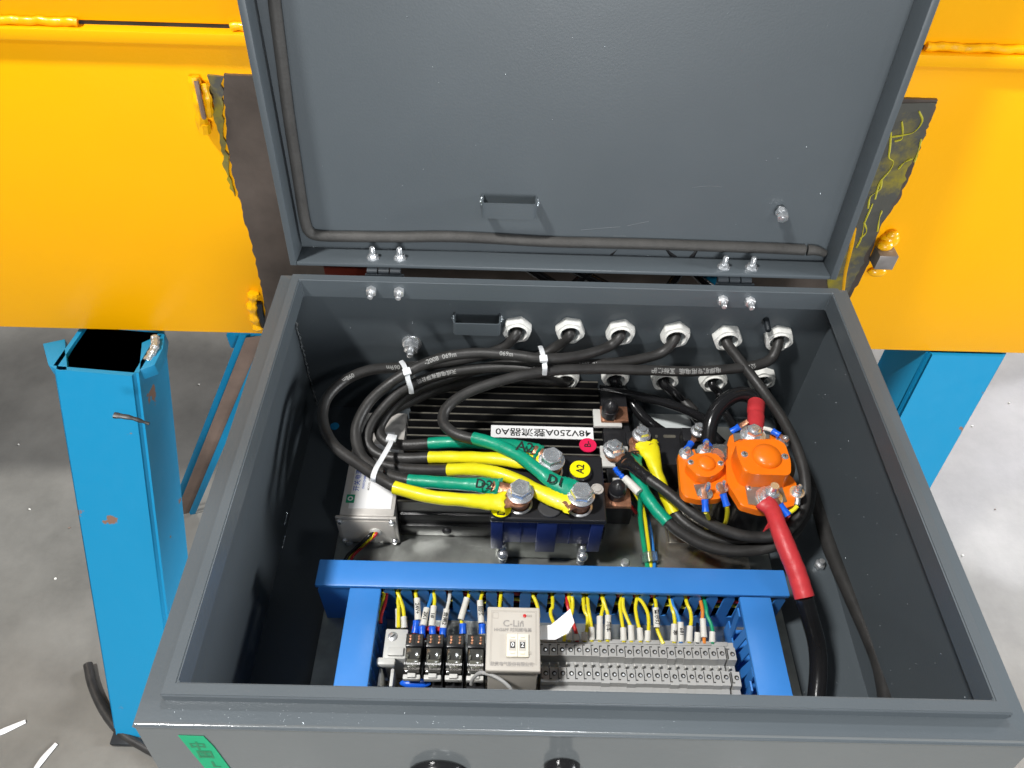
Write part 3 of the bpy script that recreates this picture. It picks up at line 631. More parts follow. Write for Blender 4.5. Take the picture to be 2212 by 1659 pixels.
# ---- navy reversing contactor
BT = -.110
def contactor():
    zt = BT
    P0 = Pz(1058, 1116, zt); P1 = Pz(1312, 1130, zt); P2 = Pz(1306, 992, zt)
    xl, xr, yf, yb = P0.x, P1.x, (P0.y+P1.y)/2, P2.y+.004
    t = thing('reversing_contactor', 'navy blue reversing contactor with black top under the bolted cables', 'contactor', ((xl+xr)/2, (yf+yb)/2, -.205))
    bm = B(); box(bm, (xl, yf, zt-.0075), (xr, yb, zt), .0022, 3); obj('top_plate', bm, BPL, t)
    w_ = xr-xl
    bm = B(); box(bm, (xl+.002, yf+.004, -.160), (xr-.003, yb-.002, zt-.0076), .0012); obj('coil_body', bm, NAVY, t)
    for a, b, z, y in ((0, .115, -.168, .0002), (.40, .585, -.172, .0), (.865, .985, -.170, .0004)):
        bm = B(); box(bm, (xl+.001+w_*a, yf+.0008+y, z), (xl+w_*b, yf+.012, zt-.0078), .0008); obj('front_rib', bm, NAVY, t)
    for a in (.70, .27):
        bm = B(); box(bm, (xl+w_*a, yf+.0028, -.158), (xl+w_*(a+.006), yf+.006, zt-.0078)); obj('rib_line', bm, NAVY, t)
    bm = B(); box(bm, (xl+.006, yf+.012, -.205), (xr-.014, yf+.0145, -.1605), .0005); box(bm, (xl+.006, yf+.012, -.2049), (xr-.014, yb, -.2025), .0005); obj('mounting_bracket', bm, GALV, t)
    for x in (xl+.013, xr-.017):
        bm = B(); M_ = axis((x, yf+.007, -.202), (0, 0, 1))
        for k in range(7): lathe(bm, [(.003, .0045*k), (.0044, .0045*k+.0015), (.003, .0045*k+.004)], 12, M_)
        lathe(bm, [(.0028, 0), (.0028, .036), (0, .036)], 10, M_); bmesh.ops.create_uvsphere(bm, u_segments=14, v_segments=8, radius=.006, matrix=Matrix.Translation((x, yf+.002, -.180)))
        obj('spring_screw', bm, CHROME, t)
    for u, v, r, h, m_ in ((1188, 1093, .0115, .0035, PGRY), (1254, 1017, .0112, .0065, BPL)):
        c = Pz(u, v, zt+h); bm = B(); lathe(bm, [(r, 0), (r, h-.0008), (r-.001, h), (0, h)], 28, Matrix.Translation((c.x, c.y, zt))); obj('round_boss', bm, m_, t)
    c = Pz(1253, 1013, zt+.0075); bm = B(); lathe(bm, [(0, .0008), (.0101, .0008), (.0102, 0)], 36, Matrix.Translation((c.x, c.y, zt+.0066))); L = obj('yellow_sticker', bm, SYEL, t)
    obj('sticker_print', textbm('A2', .0105, basis((c.x+.0005, c.y, zt+.0077), (.1, 1, 0), (-1, .1, 0)), .00022, .9), INK, L)
    c = Pz(1082, 1097, zt+.004); bm = B(); lathe(bm, [(0, .0008), (.0098, .0008), (.0099, 0)], 36, Matrix.Translation((c.x, c.y, zt+.003))); L = obj('yellow_sticker', bm, SYEL, t)
    bm = B(); lathe(bm, [(0, .0029), (.0102, .0029), (.0104, 0)], 28, Matrix.Translation((c.x, c.y, zt))); obj('round_boss', bm, BPL, t)
    obj('sticker_print', textbm('D2', .010, basis((c.x+.001, c.y-.003, zt+.0040), (.1, 1, 0), (-1, .1, 0)), .00022, .9), INK, L)
    c = Pz(1290, 1057, zt); bm = B(); lathe(bm, [(.0062, -.0001), (.0062, .0009), (.005, .0012), (.0046, .0004), (.0040, .0003), (.0036, .0018), (0, .0022)], 24, Matrix.Translation((c.x, c.y, zt))); obj('cover_screw', bm, ALU, t)
    # terminal posts: washer, copper, bolt
    for u, v, mk in ((1124, 1060, 'FT'), (1256, 1066, 'FT'), (1192, 990, '4.8')):
        c = Pz(u, v, zt+.022)
        bm = B(); lathe(bm, [(.0122, 0), (.0124, .0012), (.0105, .002)], 28, Matrix.Translation((c.x, c.y, zt))); obj('post_washer', bm, STEEL, t)
        bm = B(); lathe(bm, [(.0092, .001), (.0092, .0125), (.0115, .0128), (.0105, .0150), (.0105, .0184), (0, .0184)], 24, Matrix.Translation((c.x, c.y, zt))); obj('copper_post', bm, COPPER, t)
        hexbolt(t, (c.x, c.y, zt+.0185), .0104, .0092, mark=mk, a=random.random())
    return t
contactor()

# ---- power supply
def psu():
    zt = -.157; yf = Pz(790, 1120, zt).y; yb = Pz(820, 890, zt).y; xl, xr = Pz(722, 1120, zt).x, Pz(856, 1122, zt).x
    t = thing('power_supply', 'silver box power supply with printed label beside the heat sink', 'power supply', ((xl+xr)/2, (yf+yb)/2, -.205))
    bm = B(); box(bm, (xl+.004, yf+.004, -.2049), (xr-.003, yb, zt-.001), .0012); obj('case', bm, ALU, t)
    bm = B(); box(bm, (xl, yf, -.205), (xr, yf+.0038, zt), .0016); fp = obj('end_plate', bm, ALU, t)
    bm = B(); box(bm, (xl+.004, yf-.0008, -.200), (xr-.004, yf-.0001, zt-.004), .0003); obj('recessed_face', bm, mat('lightened_cast_face', (.72, .68, .62), .4), fp)  # paler than the case: light for the dim front put into the colour
    for x, z in ((xl+.005, zt-.005), (xr-.005, zt-.005), (xl+.005, -.199), (xr-.005, -.199)):
        bm = B(); lathe(bm, [(0, .0028), (.0022, .0025), (.0032, .0008), (.0034, 0)], 14, axis((x, yf-.0008, z), (0, -1, 0))); obj('corner_screw', bm, CHROME, fp)
    c = Py(812, 1147, yf); bm = B(); lathe(bm, [(.0062, 0), (.0066, .0015), (.0045, .0028), (.002, .0022), (0, .0022)], 24, axis((c.x, yf-.0008, c.z), (0, -1, 0))); obj('grommet', bm, ENDW, fp)
    bm = B(); y1 = Pz(780, 958, zt).y; box(bm, (xl+.012, yf+.012, zt-.0009), (xr-.007, y1, zt-.0004)); L = obj('label_sticker', bm, PAPER, t)
    def tx(s, u, v, size, m_, up=(-1, 0, 0)):
        c = Pz(u, v, zt); obj('label_print', textbm(s, size, basis((c.x, c.y, zt-.0002), (0, 1, 0), up), .0001, 1), m_, L)
    rr = random.Random(2)
    x = xl+.017; ymid = (yf+.012+y1)/2
    for i, (s, sz, m_) in enumerate((('开关电源适配器', .0070, INKB), ('SWITCHING POWER SUPPLY', .0033, INKB), ('MODEL: PS-100-24  AC INPUT 48V', .0031, INKG), ('OUTPUT: 24V 4.2A', .0033, INKG), ('P/N 0921 3305', .0030, INKG), ('额定功率 100W  输出电流', .0032, INKG), ('CAUTION: 注意安全', .0030, INKG))):
        obj('label_print', textbm(s, sz, basis((x, ymid+.004, zt-.0002), (0, 1, 0), (-1, 0, 0)), .00006), m_, L); x += .0068 if i == 0 else .0055
    c = Pz(757, 1077, zt); bm = B(); box(bm, (c.x-.0042, c.y-.005, zt-.0003), (c.x+.0042, c.y+.005, zt)); g = obj('green_logo', bm, WGRN, L)
    bm = B(); lathe(bm, [(.0015, 0), (.0028, 0), (.0028, .0003), (.0015, .0003)], 20, Matrix.Translation((c.x, c.y, zt+.00005))); obj('logo_ring', bm, PAPER, L)
    c = Pz(832, 938, zt); bm = B(); box(bm, (c.x-.010, c.y-.0035, zt-.0009), (c.x+.010, c.y+.0035, zt-.0003)); L2 = obj('label_sticker', bm, PAPER, t)
    bm = B(); box(bm, (c.x-.0095, c.y-.0032, zt-.0002), (c.x-.002, c.y+.0012, zt+.0001)); obj('red_print', bm, SRED, L2)
    # output leads
    for k, (m_, off) in enumerate(((WYEL, 0), (WRED, .003), (WBLK, -.003))):
        pts = [(c0.x+off*.5, yf-.001, c0.z) for c0 in (Py(812, 1147, yf),)]
        p1 = Py(803, 1160, yf-.008); p2 = Pz(778, 1183, -.196); p3 = Pz(757, 1203, -.198); p4 = Pz(748, 1225, -.199)
        ws = [V(pts[0])]+[q+V((off, off*.3, k*.0012)) for q in (p1, p2, p3, p4)]
        bm = B(); tube(bm, frames(ws, 6), .0016 if k < 2 else .0018, 8)
        tag(obj('supply_lead', bm, m_), ('yellow', 'red', 'black')[k]+' lead leaving the silver power supply grommet', 'wire', 'leads from the power supply')
psu()
# earth bolt on rear wall
t = thing('earth_bolt', 'chrome flange bolt on the rear wall above the cable bundle', 'bolt', tuple(Py(892, 745, YR-.002)))
p = Py(889, 742, YR-.004); M_ = axis((p.x, YR-.002, p.z), (0, -1, 0), .2)
bm = B(); lathe(bm, [(.003, .0001), (.0112, .0001), (.0112, .002), (.0098, .0028), (.003, .003)], 28, M_); obj('washer', bm, CHROME, t)
bm = B(); lathe(bm, [(.0098, .003), (.0098, .0048), (.004, .005)], 28, M_); hexnut(bm, .0088, .005, .0125, .2, M_); obj('nut', bm, CHROME, t)
bm = B(); lathe(bm, [(0, .0225), (.003, .022), (.0038, .021), (.0034, .0195), (.0038, .018), (.0034, .0165), (.0038, .015), (.0038, .012)], 16, M_); obj('stud', bm, CHROME, t)

# ---- orange solenoid contactors (zoom frame coords -> 2212 frame)
def Z4(x, y): return (1296+.2441*x, 837+.2441*y)
def poly4(pts, z): return [tuple(Pz(*Z4(x, y), z))[:2] for x, y in pts]
def roundpoly(poly, r, n=4):
    out = []; L = len(poly)
    for i in range(L):
        a, b, c = V((*poly[i-1], 0)), V((*poly[i], 0)), V((*poly[(i+1) % L], 0)); d1 = (a-b); d2 = (c-b)
        rr = min(r, d1.length*.45, d2.length*.45); p = b+d1.normalized()*rr; q = b+d2.normalized()*rr
        for k in range(n+1):
            t = k/n; s = p*(1-t)**2+b*2*t*(1-t)+q*t*t; out.append((s.x, s.y))
    return out
def dome(bm, c, z, r, h, n=32, m=10):
    prof = [(0, h)]+[(r*math.sin(a), h*math.cos(a)) for a in [math.pi/2*k/m for k in range(1, m+1)]]
    prof[-1] = (r, 0); prof.append((r*1.06, -.0006))
    lathe(bm, prof, n, Matrix.Translation((c.x, c.y, z)))
def cross_screw(par, u, v, z, r=.0032):
    c = Pz(u, v, z); bm = B(); lathe(bm, [(0, .0012), (r*.55, .0014), (r*.9, .0008), (r, 0)], 16, Matrix.Translation((c.x, c.y, z))); o = obj('cover_screw', bm, CHROME, par)
    bm = B(); box(bm, (c.x-r*.6, c.y-.0003, z+.0012), (c.x+r*.6, c.y+.0003, z+.0016)); box(bm, (c.x-.0003, c.y-r*.6, z+.0013), (c.x+.0003, c.y+r*.6, z+.0017)); obj('screw_slot', bm, TERMD, o)
def studnut(par, u, v, z, r, h, stud, m=CHROME, cap=False, tilt=(0, 0, 1), washers=1):
    c = Pz(u, v, z); M_ = axis(c, tilt, .4); bm = B()
    for k in range(washers): lathe(bm, [(r*.4, .0016*k), (r*(1.75-.3*k), .0016*k), (r*(1.75-.3*k), .0016*k+.0013), (r*.4, .0016*k+.0013)], 26, M_)
    z0 = .0016*washers; hexnut(bm, r*1.1, z0, z0+h, 0, M_, bev=r*.15)
    if cap: lathe(bm, [(r*.75, z0+h-.0002), (r*.72, z0+h+stud*.6), (r*.45, z0+h+stud*.95), (0, z0+h+stud)], 16, M_)
    else: lathe(bm, [(r*.55, z0+h-.001), (r*.55, z0+h+stud), (0, z0+h+stud)], 16, M_)
    return obj('terminal_stud', bm, m, par)
def solenoids():
    z1 = -.098; zt = -.086
    b = Pz(*Z4(920, 800), -.205)
    t = thing('solenoid_contactor', 'smaller orange topped solenoid contactor on the left of the pair', 'contactor', tuple(b), 'orange topped solenoid contactors')
    base = [(688, 590), (705, 560), (1080, 600), (1120, 680), (1105, 760), (1118, 950), (1060, 1000), (900, 1012), (755, 985), (722, 940)]
    bm = B(); prism(bm, roundpoly(poly4([(690, 580), (830, 545), (1060, 560), (1105, 640), (1112, 760), (1125, 930), (1058, 985), (900, 1000), (760, 972), (718, 925)], z1), .003), z1-.008, z1, .0012, bevel_all=False); obj('base_cap', bm, ORNG, t)
    bm = B(); prism(bm, roundpoly(poly4([(800, 612), (850, 585), (1000, 575), (1050, 600), (1096, 660), (1094, 715), (1020, 775), (960, 795), (860, 780), (770, 690), (772, 640)], zt), .003), z1-.001, zt, .0016, bevel_all=False); obj('housing', bm, ORNG, t)
    bm = B(); dome(bm, Pz(*Z4(940, 672), zt), zt, .0092, .0048); obj('dome', bm, ORNG, t)
    c = Pz(*Z4(930, 850), -.12); bm = B(); lathe(bm, [(.0215, 0), (.0215, .084), (0, .084)], 32, Matrix.Translation((c.x-.002, c.y, -.192))); obj('can', bm, GALVB, t)
    bm = B(); prism(bm, [(c.x-.026, c.y-.026), (c.x+.03, c.y-.026), (c.x+.03, c.y+.02), (c.x-.026, c.y+.02)], -.205, -.192, .001); obj('mounting_foot', bm, GALVB, t)
    for x, y in ((803, 663), (1068, 672)): cross_screw(t, *Z4(x, y), zt)
    for a in ([(830, 860), (950, 850), (975, 965), (865, 960)], [(835, 545), (960, 540), (970, 575), (850, 580)]):
        bm = B(); prism(bm, poly4(a, z1+.001), z1+.0001, z1+.0012); obj('terminal_plate', bm, GALV, t)
    studnut(t, *Z4(930, 940), z1+.0012, .0040, .004, .012, cap=True); studnut(t, *Z4(1078, 890), z1+.0002, .0034, .003, .007, cap=True)
    studnut(t, *Z4(762, 590), z1+.0002, .0042, .003, .006, cap=True); studnut(t, *Z4(920, 560), z1+.0012, .0040, .004, .010, cap=True)
    t1 = t
    # large
    z1 = -.094; zt = -.072; b = Pz(*Z4(1400, 950), -.205)
    t = thing('solenoid_contactor', 'larger orange topped solenoid contactor with the red sleeved cable', 'contactor', tuple(b), 'orange topped solenoid contactors')
    P_ = roundpoly(poly4([(1150, 420), (1250, 395), (1580, 430), (1650, 520), (1660, 760), (1735, 825), (1752, 950), (1740, 1035), (1590, 1085), (1430, 1095), (1250, 1045), (1120, 830), (1112, 560)], z1), .003)
    bm = B(); prism(bm, P_, z1-.0085, z1, .0012, bevel_all=False); obj('base_cap', bm, ORNG, t)
    P_ = roundpoly(poly4([(1205, 500), (1235, 458), (1570, 458), (1640, 500), (1690, 650), (1690, 755), (1660, 778), (1350, 768), (1275, 735), (1212, 590)], zt), .0052, 5)
    bm = B(); prism(bm, P_, z1-.001, zt, .0022, 3, bevel_all=False); obj('housing', bm, ORNG, t)
    bm = B(); dome(bm, Pz(*Z4(1475, 612), zt), zt, .0142, .0078, 40, 12); obj('dome', bm, ORNG, t)
    c = Pz(*Z4(1350, 800), -.13); bm = B(); lathe(bm, [(.031, 0), (.031, .10), (0, .10)], 36, Matrix.Translation((c.x+.004, c.y, -.203))); obj('can', bm, BPL, t)
    bm = B(); box(bm, (c.x-.03, c.y-.03, -.205), (c.x+.042, c.y+.03, -.2031), .0008); obj('mounting_foot', bm, GALV, t)
    for x, y in ((1280, 592), (1637, 612)): cross_screw(t, *Z4(x, y), zt, .0036)
    for a in ([(1285, 872), (1610, 878), (1655, 1010), (1420, 1050), (1315, 1030)], [(1178, 410), (1350, 380), (1500, 420), (1500, 452), (1230, 460), (1190, 480)]):
        bm = B(); prism(bm, poly4(a, z1+.001), z1+.0001, z1+.0014); obj('terminal_plate', bm, GALV, t)
    cross_screw(t, *Z4(1320, 888), z1+.0014, .003)
    s = studnut(t, *Z4(1495, 980), z1+.0014, .0072, .007, .009, washers=3)
    c = Pz(*Z4(1495, 980), z1); bm = B(); lathe(bm, [(0, .0217), (.0030, .0216)], 16, Matrix.Translation((c.x, c.y, z1+.0002))); obj('brass_tip', bm, COPPER, s)
    studnut(t, *Z4(1352, 420), z1+.0014, .0072, .006, .003, washers=2)
    studnut(t, *Z4(1742, 930), z1+.0002, .0040, .0035, .007, cap=True); studnut(t, *Z4(1610, 475), z1+.0002, .0042, .003, .004, cap=True, tilt=(.3, -.1, 1))
    # clear coil suppressor between the two
    c = Pz(*Z4(1065, 590), -.092); u = thing('clear_suppressor', 'clear plastic sleeve squeezed between the two orange contactors', 'sleeve', (c.x, c.y, -.11))
    bm = B(); prism(bm, [(c.x-.010, c.y-.004), (c.x+.006, c.y-.006), (c.x+.009, c.y+.012), (c.x-.006, c.y+.012)], -.11, -.090, .002); obj('sleeve', bm, CLEAR, u)
solenoids()

# ---- small insulated ring terminals with wires near the contactors
def ringlead(pa, pb, wire, col, label, zr=-.09):
    """pa->pb in Z4 coords: blue barrel; wire: list of (x,y,z) in Z4 coords"""
    a, b = Pz(*Z4(*pa[:2]), pa[2]), Pz(*Z4(*pb[:2]), pb[2])
    t = thing('ring_lead', label, 'wire', tuple(b), 'blue insulated ring terminal leads')
    bm = B(); tube(bm, frames([a, a.lerp(b, .5), b], 5), lambda q: .0036*(1-.12*math.sin(q*math.pi)), 12); obj('blue_barrel', bm, BPVC, t)
    if wire:
        pts = [b]+[Pz(*Z4(x, y), z) for x, y, z in wire]; bm = B(); tube(bm, frames(pts, 6), .0021, 8); obj('wire', bm, col, t)
    d = (a-b).normalized(); bm = B(); box(bm, (-.0025, 0, -.0006), (.0025, .010, .0006), .0003, M=basis(a, d.cross(V((0, 0, 1))), d)); obj('tongue', bm, COPPER, t)
ringlead((928, 990, -.094), (935, 1100, -.10), [(950, 1130, -.11), (962, 1180, -.13), (940, 1260, -.18)], WYEL, 'yellow lead with blue terminal on the front stud of the smaller contactor')
ringlead((1088, 940, -.094), (1122, 1050, -.10), [(1128, 1100, -.11), (1115, 1180, -.13), (1090, 1240, -.16)], WYEL, 'curved yellow lead with blue terminal at the right of the smaller contactor')
ringlead((1590, 1035, -.086), (1665, 1130, -.09), [(1650, 1150, -.11), (1655, 1180, -.14)], WRED, 'tilted blue terminal beside the red sleeve of the larger contactor')
bm = B(); tube(bm, frames([Pz(*Z4(1665, 1110), -.092), Pz(*Z4(1710, 1085), -.09), Pz(*Z4(1745, 1050), -.088)], 6), .0020, 8); tag(obj('jumper_wire', bm, WYEL), 'short yellow jumper to the right hand stud of the larger contactor', 'wire')
bm = B(); tube(bm, frames([Pz(*Z4(1745, 1040), -.088), Pz(*Z4(1750, 985), -.086)], 4), .0026, 8); tag(obj('crimp_lug', bm, CHROME), 'bare silver crimp at the end of the yellow jumper', 'lug')
ringlead((805, 495, -.096), (770, 545, -.094), None, None, 'blue terminal at the top left stud of the smaller contactor')
ringlead((965, 520, -.10), (940, 480, -.104), None, None, 'blue terminal tucked behind the upper stud of the smaller contactor')
ringlead((1235, 345, -.09), (1165, 390, -.096), None, None, 'blue terminal at the top left of the larger contactor')
ringlead((1590, 425, -.088), (1525, 385, -.088), [(1500, 372, -.088), (1450, 360, -.09)], WHT, 'blue terminal with white sleeve at the top right of the larger contactor')

# ============================================================ CABLE DUCTS
DZ = -.135; DB = -.205
def duct(label, x0, x1, y0, y1, along, slots, skip=(), fl=None):
    t = thing('cable_duct', label, 'cable duct', ((x0+x1)/2, (y0+y1)/2, DB), 'blue slotted cable ducts')
    bm = B()
    box(bm, (x0, y0, DZ-.0055), (x1, y1, DZ), .0012)
    obj('cover', bm, DUCT, t)
    th = .0014; ins = .0012
    zb = DB+.021; ztp = DZ-.0056
    pitch, slot, s0, n = slots
    if along == 'x':
        sides = [(y0+ins, y0+ins+th), (y1-ins-th, y1-ins)]
        for k_, (a, b) in enumerate(sides):
            bm = B(); box(bm, (x0+.001, a, DB), (x1-.001, b, zb)); obj('side_strip', bm, DUCT, t)
            x = s0
            edges = [x0+.001]+[s0+i*pitch for i in range(n)]+[x1-.001]
            for i in range(len(edges)-1):
                a0 = edges[i]+(slot/2 if i else 0); b0 = edges[i+1]-(slot/2 if i < len(edges)-2 else 0)
                if b0-a0 < .002: continue
                bm = B(); q = [(a0, zb), (b0, zb), (b0, ztp-.006), (b0-.0016, ztp-.003), (b0-.0016, ztp), (a0+.0016, ztp), (a0+.0016, ztp-.003), (a0, ztp-.006)]
                prism(bm, q, -b, -a, M=Matrix.Rotation(math.radians(90), 4, 'X')); obj('finger', bm, DUCT, t)
        bm = B(); box(bm, (x0+.001, y0+ins+th, DB), (x1-.001, y1-ins-th, DB+.0015)); obj('base_strip', bm, DUCT, t)
    else:
        sides = [(x0+ins, x0+ins+th), (x1-ins-th, x1-ins)]; r = random.Random(4)
        for k_, (a, b) in enumerate(sides):
            bm = B(); box(bm, (a, y0+.001, DB), (b, y1-.001, zb)); obj('side_strip', bm, DUCT, t)
            for i in range(n):
                a0 = s0+i*pitch; b0 = a0+pitch-slot
                if b0 > y1-.001: continue
                ln = r.uniform(-.25, .25)*(1 if k_ == 0 else .2) if fl else 0
                M_ = Matrix.Translation(((a+b)/2, a0, zb)) @ Matrix.Rotation(ln*.5, 4, 'Y') @ Matrix.Rotation(ln*.25, 4, 'X')
                bm = B(); box(bm, (-th/2, 0, 0), (th/2, b0-a0, ztp-zb-.0005), M=M_); obj('finger', bm, DUCT, t)
        bm = B(); box(bm, (x0+ins+th, y0+.001, DB), (x1-ins-th, y1-.001, DB+.0015)); obj('base_strip', bm, DUCT, t)
    return t
xs0 = Pz(870, 1290, -.155).x
yfd = .149
def dx(u): return Py(u, 1290, yfd).x
s_a, s_b = dx(648+.2441*870), dx(1134+.293*1490); npit = 19
pit = (s_b-s_a)/((1134+.293*1490-(648+.2441*870))/36.9)
duct('long blue slotted cable duct running across the middle of the box', .0508, .4865, yfd, .1755, 'x', (pit, .0056, s_a-2*pit, int((.4865-(s_a-2*pit))/pit)+1))
duct('short blue duct on the left, in front of the long one', .0832, .1118, .004, .1475, 'y', (.0125, .004, .008, 11))
duct('short blue duct on the right with bent fingers showing', .4392, .4682, .004, .1475, 'y', (.0135, .005, .008, 10), fl=True)
# black fillers added to darken the duct slots, then the wires lying inside
for k, (y, z) in enumerate(((.1655, -.150), (.1655, -.162), (.1655, -.174), (.1655, -.186), (.1655, -.197))):
    bm = B(); tube(bm, frames([(.056+.0213*i, y+.0006*math.sin(i*1.7+k), z+.001*math.sin(i*2.3+k)) for i in range(21)], 2), .0055, 8)
    tag(obj('duct_dark_filler', bm, WBLK), 'added black filler darkening the slots of the long blue duct, %s layer' % ('topmost', 'second', 'middle', 'fourth', 'lowest')[k], 'cable', 'black fillers added to darken the long duct')
for k, (m_, y, z) in enumerate(((WYEL, .153, -.168), (WRED, .158, -.176), (WYEL, .160, -.160), (WRED, .154, -.156), (WBLK, .163, -.17), (WYEL, .167, -.178))):
    r = random.Random(k); bm = B(); tube(bm, frames([(.07+.0195*i, y+r.uniform(-.001, .0012), z+r.uniform(-.004, .004)) for i in range(21)], 3), .0016, 6)
    tag(obj('duct_wire', bm, m_), ('yellow', 'dark red', 'second yellow', 'upper red', 'black', 'lowest yellow')[k]+' wire lying inside the long blue duct behind its slots', 'wire', 'wires lying inside the long blue duct')

# ============================================================ DIN ROW
zr = -.198
bm = B(); box(bm, (.115, .055, -.2045), (.437, .090, -.2005)); box(bm, (.115, .0560, -.2004), (.437, .059, -.194)); box(bm, (.115, .086, -.2004), (.437, .089, -.194))
tag(obj('mounting_rail', bm, GALVB), 'plated mounting rail under the relays and terminal blocks', 'rail')
TZ = -.150
def terminal_proto():
    t = thing('terminal_block', 'x', 'terminal block', (0, 0, -.193), 'grey screw terminal blocks in a row on the rail')
    w_ = .00765/2*.97
    def prof(poly, x0, x1): bm = B(); prism(bm, poly, x0, x1, M=Matrix(((0, 0, 1, 0), (1, 0, 0, 0), (0, 1, 0, 0), (0, 0, 0, 1)))); return bm
    T0 = TZ+.193
    p = [(-.030, 0), (.030, 0), (.032, T0-.024), (.0245, T0-.018), (.0225, T0-.003), (.0175, T0-.0028), (.0168, T0), (.0055, T0), (.0040, T0-.010), (-.0040, T0-.010), (-.0050, T0), (-.0175, T0), (-.0185, T0-.006), (-.0250, T0-.007), (-.027, T0-.020), (-.034, T0-.024)]
    o = obj('body', prof([(a, b) for a, b in p], -w_, w_), TERM, t, False, sharp=20)
    for y in (.0108, -.0102):
        bm = B(); lathe(bm, [(.0021, .0003), (.0019, .0006), (.0017, .0002), (0, .0002)], 14, Matrix.Translation((.0006, y, T0))); s = obj('screw_hole', bm, TERMD, o, False)
        bm = B(); lathe(bm, [(0, .0006), (.0009, .0006), (.0012, .0003)], 10, Matrix.Translation((.0009, y-.0004, T0))); obj('screw', bm, STEEL, o, False)
        bm = B(); s = 1 if y > 0 else -1
        box(bm, (-w_-.00005, y-.0045, T0-.0005), (-w_+.0006, y+.0048, T0+.0003)); box(bm, (-w_, y+s*.0045-.0004, T0-.0004), (-w_+.0022, y+s*.0045+.0004, T0+.0004)); obj('marker_slot', bm, TERMD, o, False)
    bm = B(); box(bm, (-w_+.0002, -.0012, T0-.0100), (-w_+.0012, .0008, T0-.0030)); obj('bridge_pin', bm, ENDW, o, False)
    return t
def terminals():
    proto = terminal_proto(); xs = [145, 208, 270, 333, 397, 458, 521, 588, 650, 712, 772, 838, 897, 957, 1019, 1083, 1147, 1208, 1268, 1328, 1388, 1450, 1527]
    yo = [0, 0, .3, .3, .3, .3, .3, -.3, .2, .2, -.5, 0, .1, 0, 0, -.6, .2, -.4, -.2, -.1, -.3, 0, -.4]
    n = len(xs); yc = Pz(1400, 1434, TZ).y
    x00 = Pz(1134+.293*145, 1161+.293*852, TZ).x; x21 = Pz(1134+.293*1450, 1161+.293*872, TZ).x
    words = ['first', 'second', 'third', 'fourth', 'fifth', 'sixth', 'seventh', 'eighth', 'ninth', 'tenth', 'eleventh', 'twelfth', 'thirteenth', 'fourteenth', 'fifteenth', 'sixteenth', 'seventeenth', 'eighteenth', 'nineteenth', 'twentieth', 'twenty-first', 'twenty-second']
    for i in range(n):
        x = x00+(x21-x00)*i/21 if i < 22 else Pz(1134+.293*1527, 1161+.293*878, TZ).x
        loc = (x, yc+yo[i]*.001, -.193)
        lab = f'grey terminal block, {words[i]} to the right of the beige timer relay' if i < 22 else 'last grey terminal block, set slightly apart near the right duct'
        if i == 0: proto.location = loc; proto['label'] = lab
        else: dup(proto, loc, lab)
    # stop plate and marker strips behind
    x = x00-.0035
    r = random.Random(8); g = 0
    t = thing('marker_strip', 'grey plastic marker strip along the rear of the terminal row', 'marker strip', ((x00+x21)/2, yc+.022, -.16))
    for k in range(11):
        a = x+k*(x21-x00+.012)/11; bm = B(); box(bm, (a, yc+.0185+r.uniform(-.0002, .0005), -.162), (a+(x21-x00+.012)/11-.0004, yc+.0225, -.1515+r.uniform(-.0008, .0004)), .0004); obj('marker_tile', bm, TERM, t)
    t = thing('marker_strip', 'grey plastic strip along the front foot of the terminal row', 'marker strip', ((x00+x21)/2, yc-.03, -.18))
    for k in range(5):
        a = x+k*(x21-x00-.03)/5; bm = B(); box(bm, (a, yc-.0405, -.176), (a+(x21-x00-.03)/5-.0005, yc-.0350, -.1655-.0006*k), .0004); obj('marker_tile', bm, TERM, t)
    for u, v in ((1505, 1494), (1598, 1496)):
        p = Pz(u, v, -.17); bm = B(); lathe(bm, [(0, .004), (.0025, .0035), (.003, 0)], 12, Matrix.Translation((p.x, p.y-.002, -.175))); tag(obj('brass_screw', bm, COPPER), 'brass screw head peeping over the front rim by the %s' % ('right duct' if u > 1550 else 'terminal row'), 'screw', 'brass screws at the foot of the terminals')
terminals()

def end_bracket():
    z = -.150; xa, xb = Pz(820, 1400, z).x, Pz(878, 1400, z).x; yb = Pz(850, 1358, z).y; yf = Pz(850, 1478, -.155).y
    t = thing('end_bracket', 'white grey end stop clipped at the left of the relays', 'end bracket', ((xa+xb)/2, (yb+yf)/2, -.2))
    ym = Pz(850, 1423, z).y
    bm = B(); box(bm, (xa+.0035, ym, -.198), (xb, yb, z), .0012); obj('body', bm, ENDW, t)
    bm = B(); box(bm, (xa+.008, ym+.002, z), (xb-.002, yb-.018, z+.003), .0008); obj('raised_pad', bm, ENDW, t)
    bm = B(); box(bm, (xa-.001, ym-.007, z-.004), (xb-.008, ym, z+.004), .002); obj('clip_lip', bm, ENDW, t)
    bm = B(); box(bm, (xa+.0015, yf-.002, -.198), (xa+.004, ym-.007, z-.004), .0006); box(bm, (xb-.012, yf-.002, -.198), (xb-.009, ym-.007, z-.004), .0006); obj('clip_jaw', bm, ENDW, t)
    bm = B(); box(bm, (xa+.001, yf-.008, -.198), (xb-.007, yf-.0021, z-.008), .0015); obj('clip_foot', bm, ENDW, t)
    c = Pz(848, 1373, z+.002); bm = B(); lathe(bm, [(.0042, .0), (.0042, .0006), (.0032, .0012), (0, .001)], 18, Matrix.Translation((c.x, c.y, z))); s = obj('screw', bm, STEEL, t)
    bm = B(); box(bm, (-.0026, -.0005, .001), (.0026, .0005, .0016), M=Matrix.Translation((c.x, c.y, z)) @ Matrix.Rotation(.7, 4, 'Z')); obj('screw_slot', bm, TERMD, s)
end_bracket()

